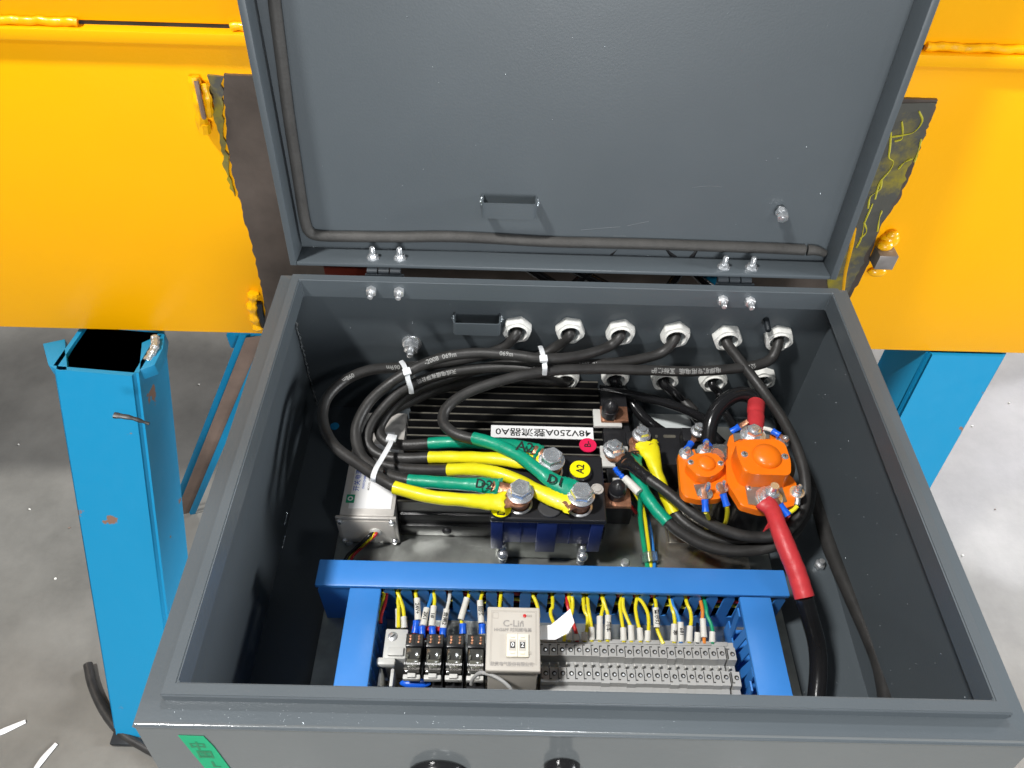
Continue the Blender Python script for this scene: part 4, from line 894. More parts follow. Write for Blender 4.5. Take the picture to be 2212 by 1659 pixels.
def relays():
    z = -.142; zb_ = Pz(890, 1368, z).y; us = [(873, 914), (918, 958), (962, 1003), (1007, 1049)]
    xs = [(Pz(a, 1400, z).x+.0005, Pz(b, 1400, z).x-.0003) for a, b in us]
    w_ = sum(b-a for a, b in xs)/4; yb = zb_; ym = Pz(890, 1397, z).y; yf = Pz(890, 1455, z).y; yc = (yb+yf)/2
    t = thing('plug_in_relay', 'x', 'relay', (0, yc, -.2), 'black plug in relays on sockets')
    def bx(nm, lo, hi, m_, par=t, bev=.0006): bm = B(); box(bm, (lo[0], lo[1]-yc, lo[2]+.2), (hi[0], hi[1]-yc, hi[2]+.2), bev); return obj(nm, bm, m_, par, False)
    h = w_/2
    s = bx('socket', (-h, yf-.030, -.198), (h, yb+.004, -.168), BPL)
    bx('socket_post', (-h+.0003, ym+.0006, -.168), (h-.0003, yb, z), BPL)
    for x in (-h*.48, h*.48):
        p = bx('contact_window', (x-h*.40, ym+.0028, z-.0003), (x+h*.40, yb-.001, z+.0003), SMOKE, bev=0)
        for k in range(3):
            bm = B(); bmesh.ops.create_icosphere(bm, subdivisions=2, radius=.0013, matrix=Matrix.Translation((x+.0003*(k % 2), ym+.0045-yc+k*.0026, z+.2+.0002)) @ Matrix.Diagonal((1, 1, .5, 1))); obj('contact', bm, COPPER, p, False)
    c = bx('cover', (-h+.0012, yf+.002, -.168), (h-.0012, ym, z-.001), SMOKE, bev=.0012)
    p = [(-h*.62, ym-.011-yc), (h*.62, ym-.011-yc), (h*.70, ym-.013-yc), (h*.66, yf+.0085-yc), (h*.4, yf+.0055-yc), (-h*.4, yf+.0055-yc), (-h*.66, yf+.0085-yc), (-h*.70, ym-.013-yc)]
    bm = B(); prism(bm, p, z+.1985, z+.2001, .0004); L = obj('window', bm, SMOKL, c, False)
    bm = B(); bm.from_mesh(textmesh('Honeywell', .0032, .00005)); bmesh.ops.transform(bm, matrix=Matrix.Translation((0, ym-.0150-yc, z+.2006)), verts=bm.verts); obj('brand_print', bm, PAPER, c, False)
    bm = B(); bm.from_mesh(textmesh('GR-2C-DC24V', .0022, .00003)); bmesh.ops.transform(bm, matrix=Matrix.Translation((0, ym-.0195-yc, z+.2006)), verts=bm.verts); obj('type_print', bm, INKG, c, False)
    for x in (-h*.62, h*.62): bx('latch_ear', (x-.001, ym-.0105, z-.0005), (x+.001, ym-.007, z+.0012), SMOKL, c, .0003)
    bx('retainer_clip', (-h+.0005, yf-.003, z-.010), (h-.0005, yf+.001, z-.004), ENDW)
    bx('clip_tab', (-h*.45, yf-.0025, z-.004), (h*.45, yf+.0012, z-.0012), ENDW)
    labs = ['leftmost black relay, next to the white end stop', 'second black relay from the left end stop', 'third black relay from the left end stop', 'black relay touching the beige timer']
    for i, (a, b) in enumerate(xs):
        loc = ((a+b)/2, yc, -.2)
        if i == 0: t.location = loc; t['label'] = labs[0]
        else: dup(t, loc, labs[i])
    c = Pz(897, 1476, -.165); bm = B(); bmesh.ops.create_uvsphere(bm, u_segments=20, v_segments=10, radius=.011, matrix=Matrix.Translation(c) @ Matrix.Diagonal((1.25, .4, .35, 1)))
    tag(obj('blue_terminal_tip', bm, BPVC), 'rounded blue insulated tip below the leftmost relay at the front rim', 'terminal')
    c = Pz(940, 1370, -.158); bm = B(); box(bm, (Pz(888, 1370, -.15).x, c.y, -.172), (Pz(952, 1370, -.15).x, c.y+.004, -.150), .0006); tag(obj('red_jumper', bm, WRED), 'red jumper bar behind the two left relays', 'jumper')
relays()

def timer():
    z = -.100; q = [Pz(u, v, z) for u, v in ((1053, 1310), (1166, 1312), (1168, 1452), (1048, 1448))]
    xl, xr = (q[0].x+q[3].x)/2, (q[1].x+q[2].x)/2; yb, yf = (q[0].y+q[1].y)/2, (q[2].y+q[3].y)/2; cx = (xl+xr)/2; w_ = xr-xl; d_ = yb-yf
    t = thing('timer_relay', 'beige timer relay showing digits 02 between relays and terminals', 'timer', (cx, (yb+yf)/2, -.2))
    bm = B(); box(bm, (xl+.0018, yf+.0015, -.19), (xr-.0018, yb-.002, z-.006), .001); obj('body', bm, BEIGE, t)
    bm = B(); box(bm, (xl, yf, z-.006), (xr, yb, z), .0013, 3); F = obj('front_face', bm, BEIGE, t)
    def fr(x0, y0, x1, y1, th, nm='face_groove', m_=INKG):
        bm = B()
        for a in ((x0, y0, x1, y0+th), (x0, y1-th, x1, y1), (x0, y0+th, x0+th, y1-th), (x1-th, y0+th, x1, y1-th)): box(bm, (a[0], a[1], z-.0002), (a[2], a[3], z+.00015))
        obj(nm, bm, m_, F)
    LG = MATS.get('lg') or mat('lg', (.38, .35, .31), .5)
    fr(xl+.0035, yf+.0055, xr-.0028, yb-.0035, .0003, m_=LG); fr(xl+.0045, yf+.0065, xr-.0038, yb-.0045, .0002, m_=LG); fr(xl+.0048, yb-.0105, xl+.0095, yb-.0055, .0002, m_=LG)
    def tx(s, fx, fy, size, m_=INKG, sx=1, bold=.0001): obj('face_print', textbm(s, size, basis((xl+w_*fx, yb-d_*fy, z+.0004), (1, 0, 0), (0, 1, 0)), bold, sx), m_, F)
    tx('C-Lin', .50, .275, .0080, INKG, 1.0, .00012); tx('®', .665, .245, .0026)
    tx('HHS6PF 时间继电器', .49, .375, .0038, INKG, .95, .00006); tx('欣灵电气股份有限公司', .48, .90, .0038, INKG, .92, .00006); tx('DN', .80, .145, .0028, LG); tx('s', .815, .72, .0055, LG)
    c = (xl+w_*.71, yb-d_*.145); bm = B(); lathe(bm, [(.0015, 0), (.0015, .0006), (.0008, .001), (0, .001)], 16, Matrix.Translation((*c, z))); obj('led', bm, WRED, F)
    x0, x1, y1, y0 = xl+w_*.375, xl+w_*.785, yb-d_*.445, yb-d_*.80
    bm = B(); box(bm, (x0, y0, z+.0001), (x1, y1, z+.0022), .0007); K = obj('thumbwheel', bm, CREAM, t)
    for i, s in enumerate('02'):
        c = x0+(x1-x0)*(.28+.44*i); cy = (y0+y1)/2
        bm = B(); box(bm, (c-.0020, cy-.0026, z+.0022), (c+.0020, cy+.0026, z+.0025)); obj('digit_window', bm, INK, K)
        obj('digit', textbm(s, .0052, basis((c, cy, z+.0027), (1, 0, 0), (0, 1, 0)), .0001), PAPER, K)
        for s_k in (1, -1):
            bm = B(); box(bm, (c-.0018, cy+s_k*.0068-.0007, z+.0021), (c+.0018, cy+s_k*.0068+.0007, z+.0030), .0003); obj('wheel_button', bm, CREAM, K)
        bm = B(); box(bm, (c-.0029, cy-.0048, z+.00215), (c+.0029, cy+.0048, z+.00235)); obj('digit_bezel', bm, BEIGE, K)
    bm = B(); box(bm, ((x0+x1)/2-.0002, y0, z+.002), ((x0+x1)/2+.0002, y1, z+.0024)); obj('wheel_split', bm, LG, K)
    # grey retaining loop
    pts = [Pz(u, v, zz) for u, v, zz in ((1018, 1478, -.14), (1022, 1466, -.13), (1036, 1454, -.118), (1055, 1456, -.11), (1078, 1466, -.108), (1098, 1482, -.112), (1112, 1500, -.12))]
    bm = B(); tube(bm, frames(pts, 6), .0016, 10); tag(obj('retaining_wire', bm, TERM), 'thin grey looped wire in front of the beige timer', 'wire')
timer()
# white paper tag
t0 = [(1167, 1352), (1190, 1350), (1215, 1330), (1232, 1315)]; t1 = [(1167, 1382), (1200, 1382), (1228, 1367), (1241, 1345)]
bm = B(); zt_ = [-.118, -.116, -.112, -.106]
A = [bm.verts.new(Pz(u, v, z)) for (u, v), z in zip(t0, zt_)]; C_ = [bm.verts.new(Pz(u, v, z)) for (u, v), z in zip(t1, zt_)]
for i in range(3): bm.faces.new((A[i], A[i+1], C_[i+1], C_[i]))
bmesh.ops.subdivide_edges(bm, edges=bm.edges[:], cuts=2, use_grid_fill=True, smooth=.6); bmesh.ops.solidify(bm, geom=bm.faces[:], thickness=.0003)
tag(obj('paper_tag', bm, PAPER), 'curled blank white paper tag sticking out beside the timer', 'tag')

# ============================================================ CONTROL WIRES
def z6(x, y): return (1134+.293*x, 1161+.293*y)
def z5(x, y): return (648+.2441*x, 1161+.2441*y)
def wire(pts, color, label, sleeve=None, conv=z6, z0=-.150, z1=-.152, ferr=None, text=None, start=True):
    """pts in zoom coords from the duct slot to the terminal; the first point leaves the duct slot"""
    n = len(pts); P3 = []
    for i, p in enumerate(pts):
        u, v = conv(p[0], p[1]); z = p[2] if len(p) > 2 else z0+(z1-z0)*i/(n-1); P3.append(Pz(u, v, z))
    if start: s = P3[0].copy(); P3 = [V((s.x, .160, s.z-.004))]+P3
    fr = frames(P3, 6); t = thing('control_wire', label, 'wire', tuple(P3[-1]), 'thin control wires between duct and rail')
    bm = B(); tube(bm, fr, .0017, 8); obj('insulation', bm, color, t)
    if sleeve:
        a, b = [Pz(*conv(x, y), z) for x, y, z in sleeve]; d = (b-a); mid = a.lerp(b, .5)
        bm = B(); tube(bm, [(a+d*i/6, d.normalized(), *nb(d)) for i in range(7)], lambda q: .0029*(1-.04*math.sin(q*5)), 12); S_ = obj('marker_sleeve', bm, WHT, t)
        if text:
            vw = V((0, -.55, .83)); T = d.normalized(); n_s = (vw-T*vw.dot(T)).normalized(); wd = n_s.cross(T)
            obj('marker_print', textbm(text, .0046, basis(mid+n_s*.0031, -T if False else T, wd, n_s), .0001), INK, S_)
    if ferr:
        a, b = [Pz(*conv(x, y), z) for x, y, z in ferr]; d = (b-a)
        bm = B(); tube(bm, [(a+d*i/6, d.normalized(), *nb(d)) for i in range(7)], lambda q: .0034*(1-.10*math.sin(q*3.1)), 12); obj('blue_terminal', bm, BPVC, t)
    return t
def nb(d):
    T = d.normalized(); up = V((0, 0, 1)) if abs(T.z) < .9 else V((0, 1, 0)); N = (up-T*up.dot(T)).normalized(); return N, T.cross(N)
a_, b_ = -.148, -.156
wire([(60, 430), (75, 460), (95, 520), (100, 590)], WYEL, 'yellow wire dropping behind the right part of the timer')
wire([(205, 505), (192, 530), (190, 570), (210, 630), (215, 700)], WYEL, 'pale yellow wire just right of the timer behind the paper tag')
wire([(325, 420), (322, 470), (335, 560), (330, 680), (325, 770)], WYEL, 'left yellow wire of the pair above the paper tag tip', ((325, 672, -.149), (325, 760, -.152)))
wire([(345, 430), (352, 480), (345, 560), (300, 690), (288, 770)], WYEL, 'right yellow wire of the pair passing behind the paper tag', ((290, 680, -.153), (285, 760, -.155)))
wire([(312, 480), (325, 540), (355, 630), (382, 720), (385, 770)], WRED, 'red wire emerging below the paper tag', ((378, 712, -.150), (380, 760, -.152)))
wire([(437, 530), (462, 590), (455, 690), (440, 770)], WYEL, 'left yellow wire of the close pair right of the red one', ((440, 700, -.150), (437, 762, -.152)))
wire([(468, 520), (482, 600), (492, 680), (492, 770)], WYEL, 'right yellow wire of the close pair right of the red one', ((492, 665, -.150), (493, 762, -.152)))
wire([(570, 445), (580, 500), (562, 580), (552, 770)], WYEL, 'yellow wire in the left, blank sleeve of the side by side pair', ((552, 582, -.146), (550, 760, -.150)))
wire([(575, 448), (592, 510), (612, 580), (610, 770)], WYEL, 'yellow wire in the right, printed sleeve of the side by side pair', ((613, 575, -.146), (611, 755, -.150)), text='刹车')
wire([(712, 440), (700, 500), (712, 600), (724, 680), (728, 775)], WYEL, 'left yellow wire of the arching pair in the middle slot', ((724, 668, -.150), (728, 766, -.152)))
wire([(722, 440), (726, 520), (755, 600), (782, 670), (785, 775)], WYEL, 'right yellow wire of the arching pair in the middle slot', ((780, 652, -.150), (787, 766, -.152)))
wire([(826, 440), (815, 520), (830, 620), (848, 690), (852, 775)], WYEL, 'left yellow wire of the widest spread pair', ((846, 670, -.150), (853, 766, -.152)))
wire([(834, 440), (870, 485), (905, 560), (912, 650), (905, 775)], WYEL, 'right yellow wire arching widely beside the warning lamp sleeve', ((906, 690, -.150), (904, 768, -.152)))
wire([(965, 490), (966, 560), (975, 670), (1000, 740), (1022, 785)], WYEL, 'yellow wire in a sleeve marked 警示灯', ((963, 520, -.143), (973, 665, -.147)), text='警示灯')
wire([(1082, 515), (1098, 570), (1105, 640), (1100, 780)], WYEL, 'yellow wire paired with the blue one', ((1100, 640, -.148), (1096, 770, -.152)), text='地')
wire([(1090, 495), (1115, 550), (1140, 630), (1150, 780)], WBLU, 'blue wire in the right half of the terminal row', ((1147, 627, -.148), (1151, 772, -.152)), text='681')
wire([(1195, 488), (1218, 540), (1226, 610), (1215, 690), (1212, 780)], WYEL, 'single yellow wire right of the blue wire', ((1217, 655, -.149), (1210, 772, -.152)))
wire([(1272, 640, -.170), (1272, 700), (1270, 785)], WBLK, 'short wide white sleeve between yellow and orange wires', ((1274, 700, -.149), (1270, 775, -.152)), start=False)
wire([(1308, 530), (1308, 600), (1318, 700), (1322, 785)], WORG, 'orange wire with a white sleeve', ((1312, 600, -.146), (1320, 738, -.150)))
wire([(1335, 515), (1342, 570), (1372, 640), (1384, 700), (1382, 785)], WGRN, 'green wire at the right end of the terminal row', ((1382, 697, -.150), (1381, 775, -.152)))
# left group over the relays
wire([(738, 535), (730, 580), (712, 650), (700, 740)], WYEL, 'yellow wire close beside the left duct', conv=z5)
wire([(752, 580), (735, 630), (715, 700), (712, 760)], WRED, 'red wire close beside the left duct', conv=z5)
wire([(862, 480), (885, 540), (912, 620), (922, 710), (925, 800)], WYEL, 'yellow wire bending down to the white end stop', ((918, 700, -.150), (925, 800, -.153)), conv=z5)
wire([(868, 560), (872, 600), (872, 650), (872, 800)], WYEL, 'pale sleeved wire left of the yellow one above the end stop', ((870, 632, -.154), (874, 795, -.157)), conv=z5)
wire([(1025, 500), (1030, 540), (1045, 650), (1030, 760), (1022, 840)], WYEL, 'yellow wire in the sleeve marked 24V+', ((1036, 540, -.143), (1045, 733, -.146)), conv=z5, ferr=((1032, 735, -.146), (1018, 845, -.150)), text='24V+')
wire([(1160, 540), (1140, 600), (1110, 700), (1085, 790), (1080, 880)], WBLU, 'teal blue wire in a tilted sleeve over the second relay', ((1122, 625, -.145), (1090, 780, -.147)), conv=z5, ferr=((1080, 785, -.147), (1082, 890, -.150)), text='2K1')
wire([(1185, 490), (1192, 560), (1182, 650), (1168, 780), (1172, 850)], WYEL, 'yellow wire sleeved over the gap of second and third relay', ((1184, 608, -.144), (1166, 785, -.147)), conv=z5, ferr=((1170, 790, -.147), (1175, 858, -.149)), text='1#')
wire([(1322, 540), (1310, 600), (1290, 680), (1268, 800), (1265, 880)], WHT, 'white wire in the sleeve marked 合闸2', ((1298, 635, -.142), (1268, 803, -.147)), conv=z5, ferr=((1268, 800, -.147), (1262, 885, -.150)), text='合闸2')
wire([(1495, 508), (1480, 560), (1450, 660), (1430, 740), (1445, 850)], WYEL, 'yellow wire in a plain tilted sleeve over the third relay', ((1478, 535, -.143), (1422, 728, -.147)), conv=z5, ferr=((1442, 762, -.147), (1442, 852, -.150)))
wire([(1615, 488), (1600, 550), (1598, 650), (1608, 760), (1612, 850)], WYEL, 'yellow wire in a printed sleeve touching the timer edge', ((1592, 560, -.143), (1606, 758, -.147)), conv=z5, ferr=((1612, 765, -.147), (1614, 852, -.150)), text='回路')
wire([(1782, 485), (1775, 540), (1768, 610), (1765, 680)], WYEL, 'yellow wire passing behind the left part of the timer', conv=z5)

# ============================================================ POWER CABLES
RC = .0057
def gl(k): g = G[k]; return [V((g.x+.0005, YR+.03, g.z)), V((g.x, YR-.002, g.z-.0005)), V((g.x-.0012, YR-.012, g.z-.002))]
def power(label, gk, pts, sleeve=None, tail=None, prints=(), r=RC, m=BLK, group='heavy black power cables', lug=None, letters=None, wide=0):
    """pts: (u,v,z) jacket run; sleeve: (material, pts) coloured heat shrink continuing to the lug"""
    run = (gl(gk) if gk else [])+[Pz(*p) for p in pts]
    fr = frames(run, 8); t = thing('power_cable', label, 'cable', tuple(run[len(run)//2]), group)
    bm = B(); tube(bm, fr, r, 16); obj('jacket', bm, m, t)
    for pr in prints: cable_print(t, fr, *pr[:3], r, *pr[3:])
    if sleeve:
        smat, sp = sleeve; q = [Pz(*p) for p in sp]; sf = frames(q, 8); rr = random.Random(len(label))
        ph = rr.random()*6
        bm = B(); n18 = 18; k0 = wide
        tube(bm, sf, lambda x: (r+.0007)*(1+.03*math.sin(x*31+ph)), n18, flat=lambda x: (1+(.45+k0)*max(0, (x-.55)/.45), 1-.5*max(0, (x-.55)/.45)))
        bm.verts.ensure_lookup_table(); Ls = len(sf)
        for q_, (c_, T_, N_, B_) in enumerate(sf):
            x = q_/(Ls-1)
            if x > .6:
                for k_ in range(n18):
                    v_ = bm.verts[q_*n18+k_]; dd = (v_.co-c_); f_ = (x-.6)/.4
                    v_.co = c_+dd*(1+rr.uniform(-.10, .12)*f_)+T_*(rr.uniform(-.0012, .0028)*f_ if q_ >= Ls-3 else 0)
        S_ = obj('coloured_sleeve', bm, smat, t, sharp=70)
        e0, e1 = sf[-1][0], sf[-1][1]
        if lug:
            L3 = Pz(*lug); d = (L3-e0).normalized(); bm = B()
            tube(bm, frames([e0-d*.006, e0+d*.002, L3-d*.006, L3], 4), lambda x: .0052, 12, flat=lambda x: (1.1+.35*x, .5-.25*x)); obj('copper_lug', bm, COPPER, t)
            bm = B(); lathe(bm, [(.003, 0), (.0098, 0), (.0098, .0020), (.003, .0020)], 24, Matrix.Translation((L3.x, L3.y, L3.z-.0012))); obj('lug_ring', bm, COPPER, t)
        if letters:
            s, u, v, size, ang = letters; c = Pz(u, v, sp[-1][2]+.0066)
            obj('hand_lettering', textbm(s, size, basis(c, (math.cos(ang), math.sin(ang), -.05), (-math.sin(ang), math.cos(ang), .1)), .00025), INK, S_)
    return t
zL = BT+.0155
power('black cable from first gland making the widest loop at far left', 'g1', [(1090, 748, -.088), (1040, 768, -.103), (960, 784, -.108), (870, 793, -.104), (800, 799, -.100), (745, 822, -.100), (705, 862, -.100), (698, 912, -.104), (722, 962, -.106), (780, 1006, -.105), (832, 1040, -.101), (862, 1056, -.1)],
      (TYEL, [(852, 1053, -.1), (930, 1073, -.098), (1000, 1080, -.096), (1050, 1084, -.096), (1090, 1084, zL)]), prints=((.43, '069m', .0066, False), (.55, '098m', .0066, False)), lug=(1118, 1078, zL))
power('black cable from third gland running over the top of the bundle, marked 2008 069m', 'g3', [(1312, 750, -.083), (1250, 769, -.080), (1175, 775, -.076), (1100, 766, -.076), (1020, 763, -.078), (950, 774, -.082), (888, 800, -.088), (840, 830, -.098), (798, 868, -.106), (772, 915, -.113), (770, 955, -.118), (785, 990, -.12), (815, 1013, -.119), (850, 1030, -.116), (892, 1040, -.113)],
      (TGRN, [(883, 1038, -.113), (940, 1042, -.109), (1000, 1046, -.103), (1040, 1048, -.099), (1076, 1054, zL+.003)]), prints=((.565, '-2008  069m', .0070, True), (.39, '069m', .0066, True)), lug=(1122, 1066, zL+.0025), letters=('D2', 1046, 1047, .0135, -.12))
power('black cable from fourth gland in the middle of the bundle, marked GB/T 200V', 'g4', [(1425, 764, -.09), (1350, 781, -.095), (1250, 789, -.097), (1175, 797, -.094), (1090, 793, -.097), (1000, 800, -.101), (920, 818, -.105), (862, 848, -.11), (822, 888, -.118), (797, 928, -.124), (797, 962, -.129), (825, 984, -.131), (875, 990, -.129), (938, 988, -.125)],
      (TYEL, [(928, 988, -.125), (990, 988, -.117), (1050, 990, -.107), (1110, 994, -.101), (1165, 998, zL)]), prints=((.27, '16  200V', .006, False), (.36, 'GB/T 5013', .006, False), (.58, '天成电缆有限公司', .0056, False)), lug=(1190, 996, zL))
power('black cable from second gland on the inside of the bundle ending at A2', 'g2', [(1200, 750, -.094), (1150, 776, -.108), (1060, 792, -.114), (975, 815, -.118), (895, 845, -.122), (845, 885, -.128), (820, 925, -.132), (832, 952, -.134), (870, 961, -.134), (935, 958, -.131)],
      (TGRN, [(926, 958, -.131), (990, 955, -.126), (1060, 958, -.117), (1120, 966, -.105), (1163, 978, zL+.003)]), lug=(1190, 992, zL+.0025), letters=('A2', 1134, 966, .0150, -.15))
power('black cable from hidden lower gland ending in the upper curved yellow sleeve', 'l0', [(1190, 824, -.135), (1100, 818, -.135), (980, 832, -.134), (880, 870, -.134), (815, 910, -.134), (790, 950, -.136), (806, 992, -.137), (860, 1010, -.134), (920, 1015, -.126), (975, 1015, -.117)],
      (TYEL, [(969, 1015, -.118), (1020, 1014, -.109), (1060, 1019, -.102), (1110, 1034, -.0995), (1155, 1058, -.0985), (1195, 1076, -.097), (1232, 1088, zL)]), lug=(1252, 1074, zL))
power('black cable from rightmost gland curling over the heat sink to terminal D1', 'g6', [(1662, 778, -.09), (1605, 794, -.092), (1500, 802, -.092), (1400, 800, -.091), (1280, 797, -.088), (1180, 802, -.084), (1090, 820, -.086), (1010, 848, -.092), (966, 880, -.097), (957, 910, -.1), (975, 932, -.1), (1003, 944, -.099), (1034, 950, -.098)],
      (TGRN, [(1022, 946, -.098), (1070, 960, -.095), (1120, 984, -.092), (1165, 1018, -.09), (1200, 1042, -.091), (1238, 1056, zL+.004)]), prints=((.25, '电焊机专用电缆  国标保护', .0066, False), (.17, '公司', .0062, False)), lug=(1256, 1068, zL+.0025), letters=('D1', 1200, 1038, .0130, -.3))

# right hand bundle
power('black cable from fifth gland looping round the right of the orange contactors', 'g5', [(1590, 768, -.085), (1622, 810, -.095), (1652, 850, -.10), (1690, 905, -.10), (1720, 965, -.10), (1738, 1030, -.105), (1735, 1095, -.115), (1700, 1145, -.125), (1650, 1160, -.13), (1585, 1152, -.13), (1510, 1118, -.125), (1440, 1062, -.12), (1395, 1030, -.12)], r=.0056, m=BLK,
      sleeve=(BLKG, [(1402, 1036, -.12), (1380, 1018, -.122), (1362, 1003, -.124), (1345, 992, -.126)]), lug=(1326, 980, -.134), wide=.35, group='black cables on the right')
power('black cable with green sleeve end sweeping under the red sleeve', None, [(1436, 1122, -.135), (1470, 1150, -.14), (1520, 1177, -.145), (1580, 1190, -.147), (1640, 1187, -.145), (1700, 1165, -.14), (1740, 1110, -.14), (1752, 1060, -.15)],
      (TGRN, [(1442, 1128, -.135), (1415, 1098, -.133), (1390, 1060, -.132), (1372, 1010, -.132), (1368, 985, -.134)]), lug=(1378, 958, -.134), letters=('A', 1372, 978, .012, 1.4), group='black cables on the right')
power('black cable with flattened yellow sleeve between the green one and the contactor', None, [(1450, 1098, -.15), (1480, 1130, -.152), (1530, 1158, -.154), (1600, 1172, -.154), (1660, 1165, -.15), (1700, 1140, -.15)],
      (TYEL, [(1455, 1108, -.15), (1436, 1065, -.142), (1420, 1025, -.136), (1408, 985, -.131), (1396, 958, -.130)]), lug=(1386, 948, -.132), wide=.6, group='black cables on the right')
for lab, gk, pts, r in (('glossy black cable from the leftmost open lower gland', 'l1', [(1345, 842, -.16), (1372, 880, -.165), (1405, 915, -.175), (1450, 945, -.19)], .0062),
                        ('glossy black cable from the second open lower gland', 'l2', [(1455, 848, -.158), (1490, 885, -.165), (1535, 935, -.175), (1560, 960, -.18)], .0062),
                        ('thin black cable from the third lower gland', 'l3', [(1552, 848, -.158), (1560, 880, -.165), (1585, 920, -.18)], .0048),
                        ('short black cable behind the dim rightmost lower gland', 'l4', [(1655, 842, -.16), (1670, 880, -.17), (1690, 940, -.19)], .0045)):
    t = power(lab, gk, pts, r=r, m=BLKG, group='glossy black cables from the lower glands')
    if 'second' in lab:
        a, b = Pz(1478, 868, -.158), Pz(1500, 892, -.162); bm = B(); tube(bm, frames([a, b], 2), .0068, 14); obj('jacket_sleeve', bm, BLK, t)
bm = B(); tube(bm, frames([Pz(1295, 840, -.15), Pz(1350, 850, -.148), Pz(1420, 865, -.15), Pz(1480, 885, -.155), Pz(1520, 905, -.16)], 8), .0055, 14)
tag(obj('cross_cable', bm, BLKG), 'glossy black cable crossing level behind the capped terminals', 'cable')
t = thing('thick_cable', 'thick glossy black cable arching up behind the smaller contactor', 'cable', tuple(Pz(1540, 980, -.15)))
bm = B(); tube(bm, frames([Pz(1533, 1000, -.14), Pz(1530, 950, -.125), Pz(1538, 905, -.112), Pz(1562, 870, -.104), Pz(1595, 852, -.102), Pz(1625, 858, -.106), Pz(1636, 880, -.112)], 8), .0082, 18); obj('jacket', bm, BLKG, t)
bm = B(); tube(bm, frames([Pz(1634, 872, -.104), Pz(1632, 892, -.098), Pz(1633, 905, -.096), Pz(1630, 935, -.093)], 6), lambda q: .0088*(1-.12*math.exp(-((q-.42)/.07)**2))*(1-.08*q), 18, flat=lambda q: (1.05, .9)); obj('red_sleeve', bm, TRED, t)
t = thing('red_sleeved_cable', 'black cable with long red sleeve crossing over the blue duct', 'cable', tuple(Pz(1760, 1400, -.18)))
sp = [Pz(*p) for p in ((1650, 1083, -.086), (1668, 1103, -.086), (1682, 1140, -.086), (1702, 1190, -.09), (1722, 1240, -.097), (1738, 1291, -.105))]
bm = B(); tube(bm, frames(sp, 8), lambda q: .0086*(1-.12*math.sin(min(1, q*2)*3.1))*(1+.015*math.sin(q*60)), 20, flat=lambda q: (1.15-.15*min(1, q*3), .6+.4*min(1, q*3))); obj('red_sleeve', bm, TRED, t)
bm = B(); c = Pz(1662, 1128, -.086); v0 = [bm.verts.new(Pz(u, v, z)) for u, v, z in ((1664, 1118, -.084), (1668, 1136, -.084), (1647, 1150, -.09))]; bm.faces.new(v0); bmesh.ops.solidify(bm, geom=bm.faces[:], thickness=.0012); obj('sleeve_flap', bm, TRED, t)
bm = B(); tube(bm, frames([Pz(1736, 1286, -.105), Pz(1748, 1330, -.125), Pz(1764, 1390, -.15), Pz(1768, 1450, -.165), Pz(1760, 1540, -.18)], 8), .0078, 18); obj('jacket', bm, BLKG, t)
bm = B(); tube(bm, frames([Pz(1752, 1335, -.135), Pz(1735, 1310, -.15), Pz(1725, 1270, -.165), Pz(1718, 1225, -.175)], 6), .0065, 14); tag(obj('branch_cable', bm, BLKG), 'dark cable joining under the end of the red sleeve', 'cable')
bm = B(); tube(bm, frames([Pz(1745, 1000, -.205), Pz(1765, 1080, -.20), Pz(1792, 1180, -.195), Pz(1835, 1280, -.19), Pz(1880, 1380, -.185), Pz(1905, 1450, -.183), Pz(1920, 1540, -.18)], 8), .0078, 16)
tag(obj('wall_cable', bm, BLK), 'thick black cable lying along the right side wall', 'cable')
# bolts at the rectifier side terminals
for u, v, z, r, lab in ((1326, 970, -.129, .0085, 'flanged bolt holding the black cable lug beside the A2 sticker'), (1386, 938, -.126, .0072, 'bolt on top of the copper strands beside the yellow flattened sleeve'), (1509, 930, -.125, .006, 'small bolt behind the smaller orange contactor')):
    c = Pz(u, v, z); t = thing('terminal_bolt', lab, 'bolt', (c.x, c.y, z)); hexbolt(t, c, r, .0075, washer=1.35, stud=.002, m=CHROME)
    bm = B(); lathe(bm, [(r*.9, -.012), (r*.9, -.0022), (r*1.3, -.0022), (r*1.3, -.0012)], 20, Matrix.Translation(c)); obj('copper_post', bm, COPPER if u != 1386 else GALVB, t)
    if u != 1326:
        bm = B(); box(bm, (c.x-.014, c.y-.004, z-.03), (c.x+.014, c.y+.014, z-.0125), .001); obj('insulator', bm, BPL, t)
t = thing('fuse_base', 'low black slotted base between the bolt and smaller contactor', 'base', tuple(Pz(1450, 960, -.17)))
p0, p1 = Pz(1400, 1002, -.16), Pz(1512, 925, -.16)
bm = B(); box(bm, (p0.x, p0.y, -.205), (p1.x, p1.y, -.16), .001); obj('block', bm, BPL, t)
for u, wd in ((1446, .014), (1418, .003), (1474, .003)):
    c = Pz(u, 943, -.16); bm = B(); prism(bm, roundpoly([(c.x-wd/2, c.y-.002), (c.x+wd/2, c.y-.002), (c.x+wd/2, c.y+.002), (c.x-wd/2, c.y+.002)], .002), -.1601, -.1594); obj('slot', bm, FINE, t)
# grey blue strip added to stand for the glimpse of floor
t = thing('floor_glimpse_strip', 'grey blue strip added for the floor glimpsed behind the fuse base', 'strip', tuple(Pz(1450, 915, -.2)))
bm = B(); a, b = Pz(1370, 930, -.195), Pz(1490, 895, -.195); box(bm, (a.x, a.y, -.205), (b.x, b.y, -.195), .001); obj('strip', bm, NUTI, t)
# polished sheet on right part of the plate
bm = B(); a, b = Pz(1405, 1235, -.203), Pz(1590, 1080, -.203); box(bm, (a.x, a.y, -.2049), (b.x, b.y, -.2035), .0004); tag(obj('polished_sheet', bm, GALVB), 'polished reflective sheet under the contactors beside the blue duct', 'metal sheet')

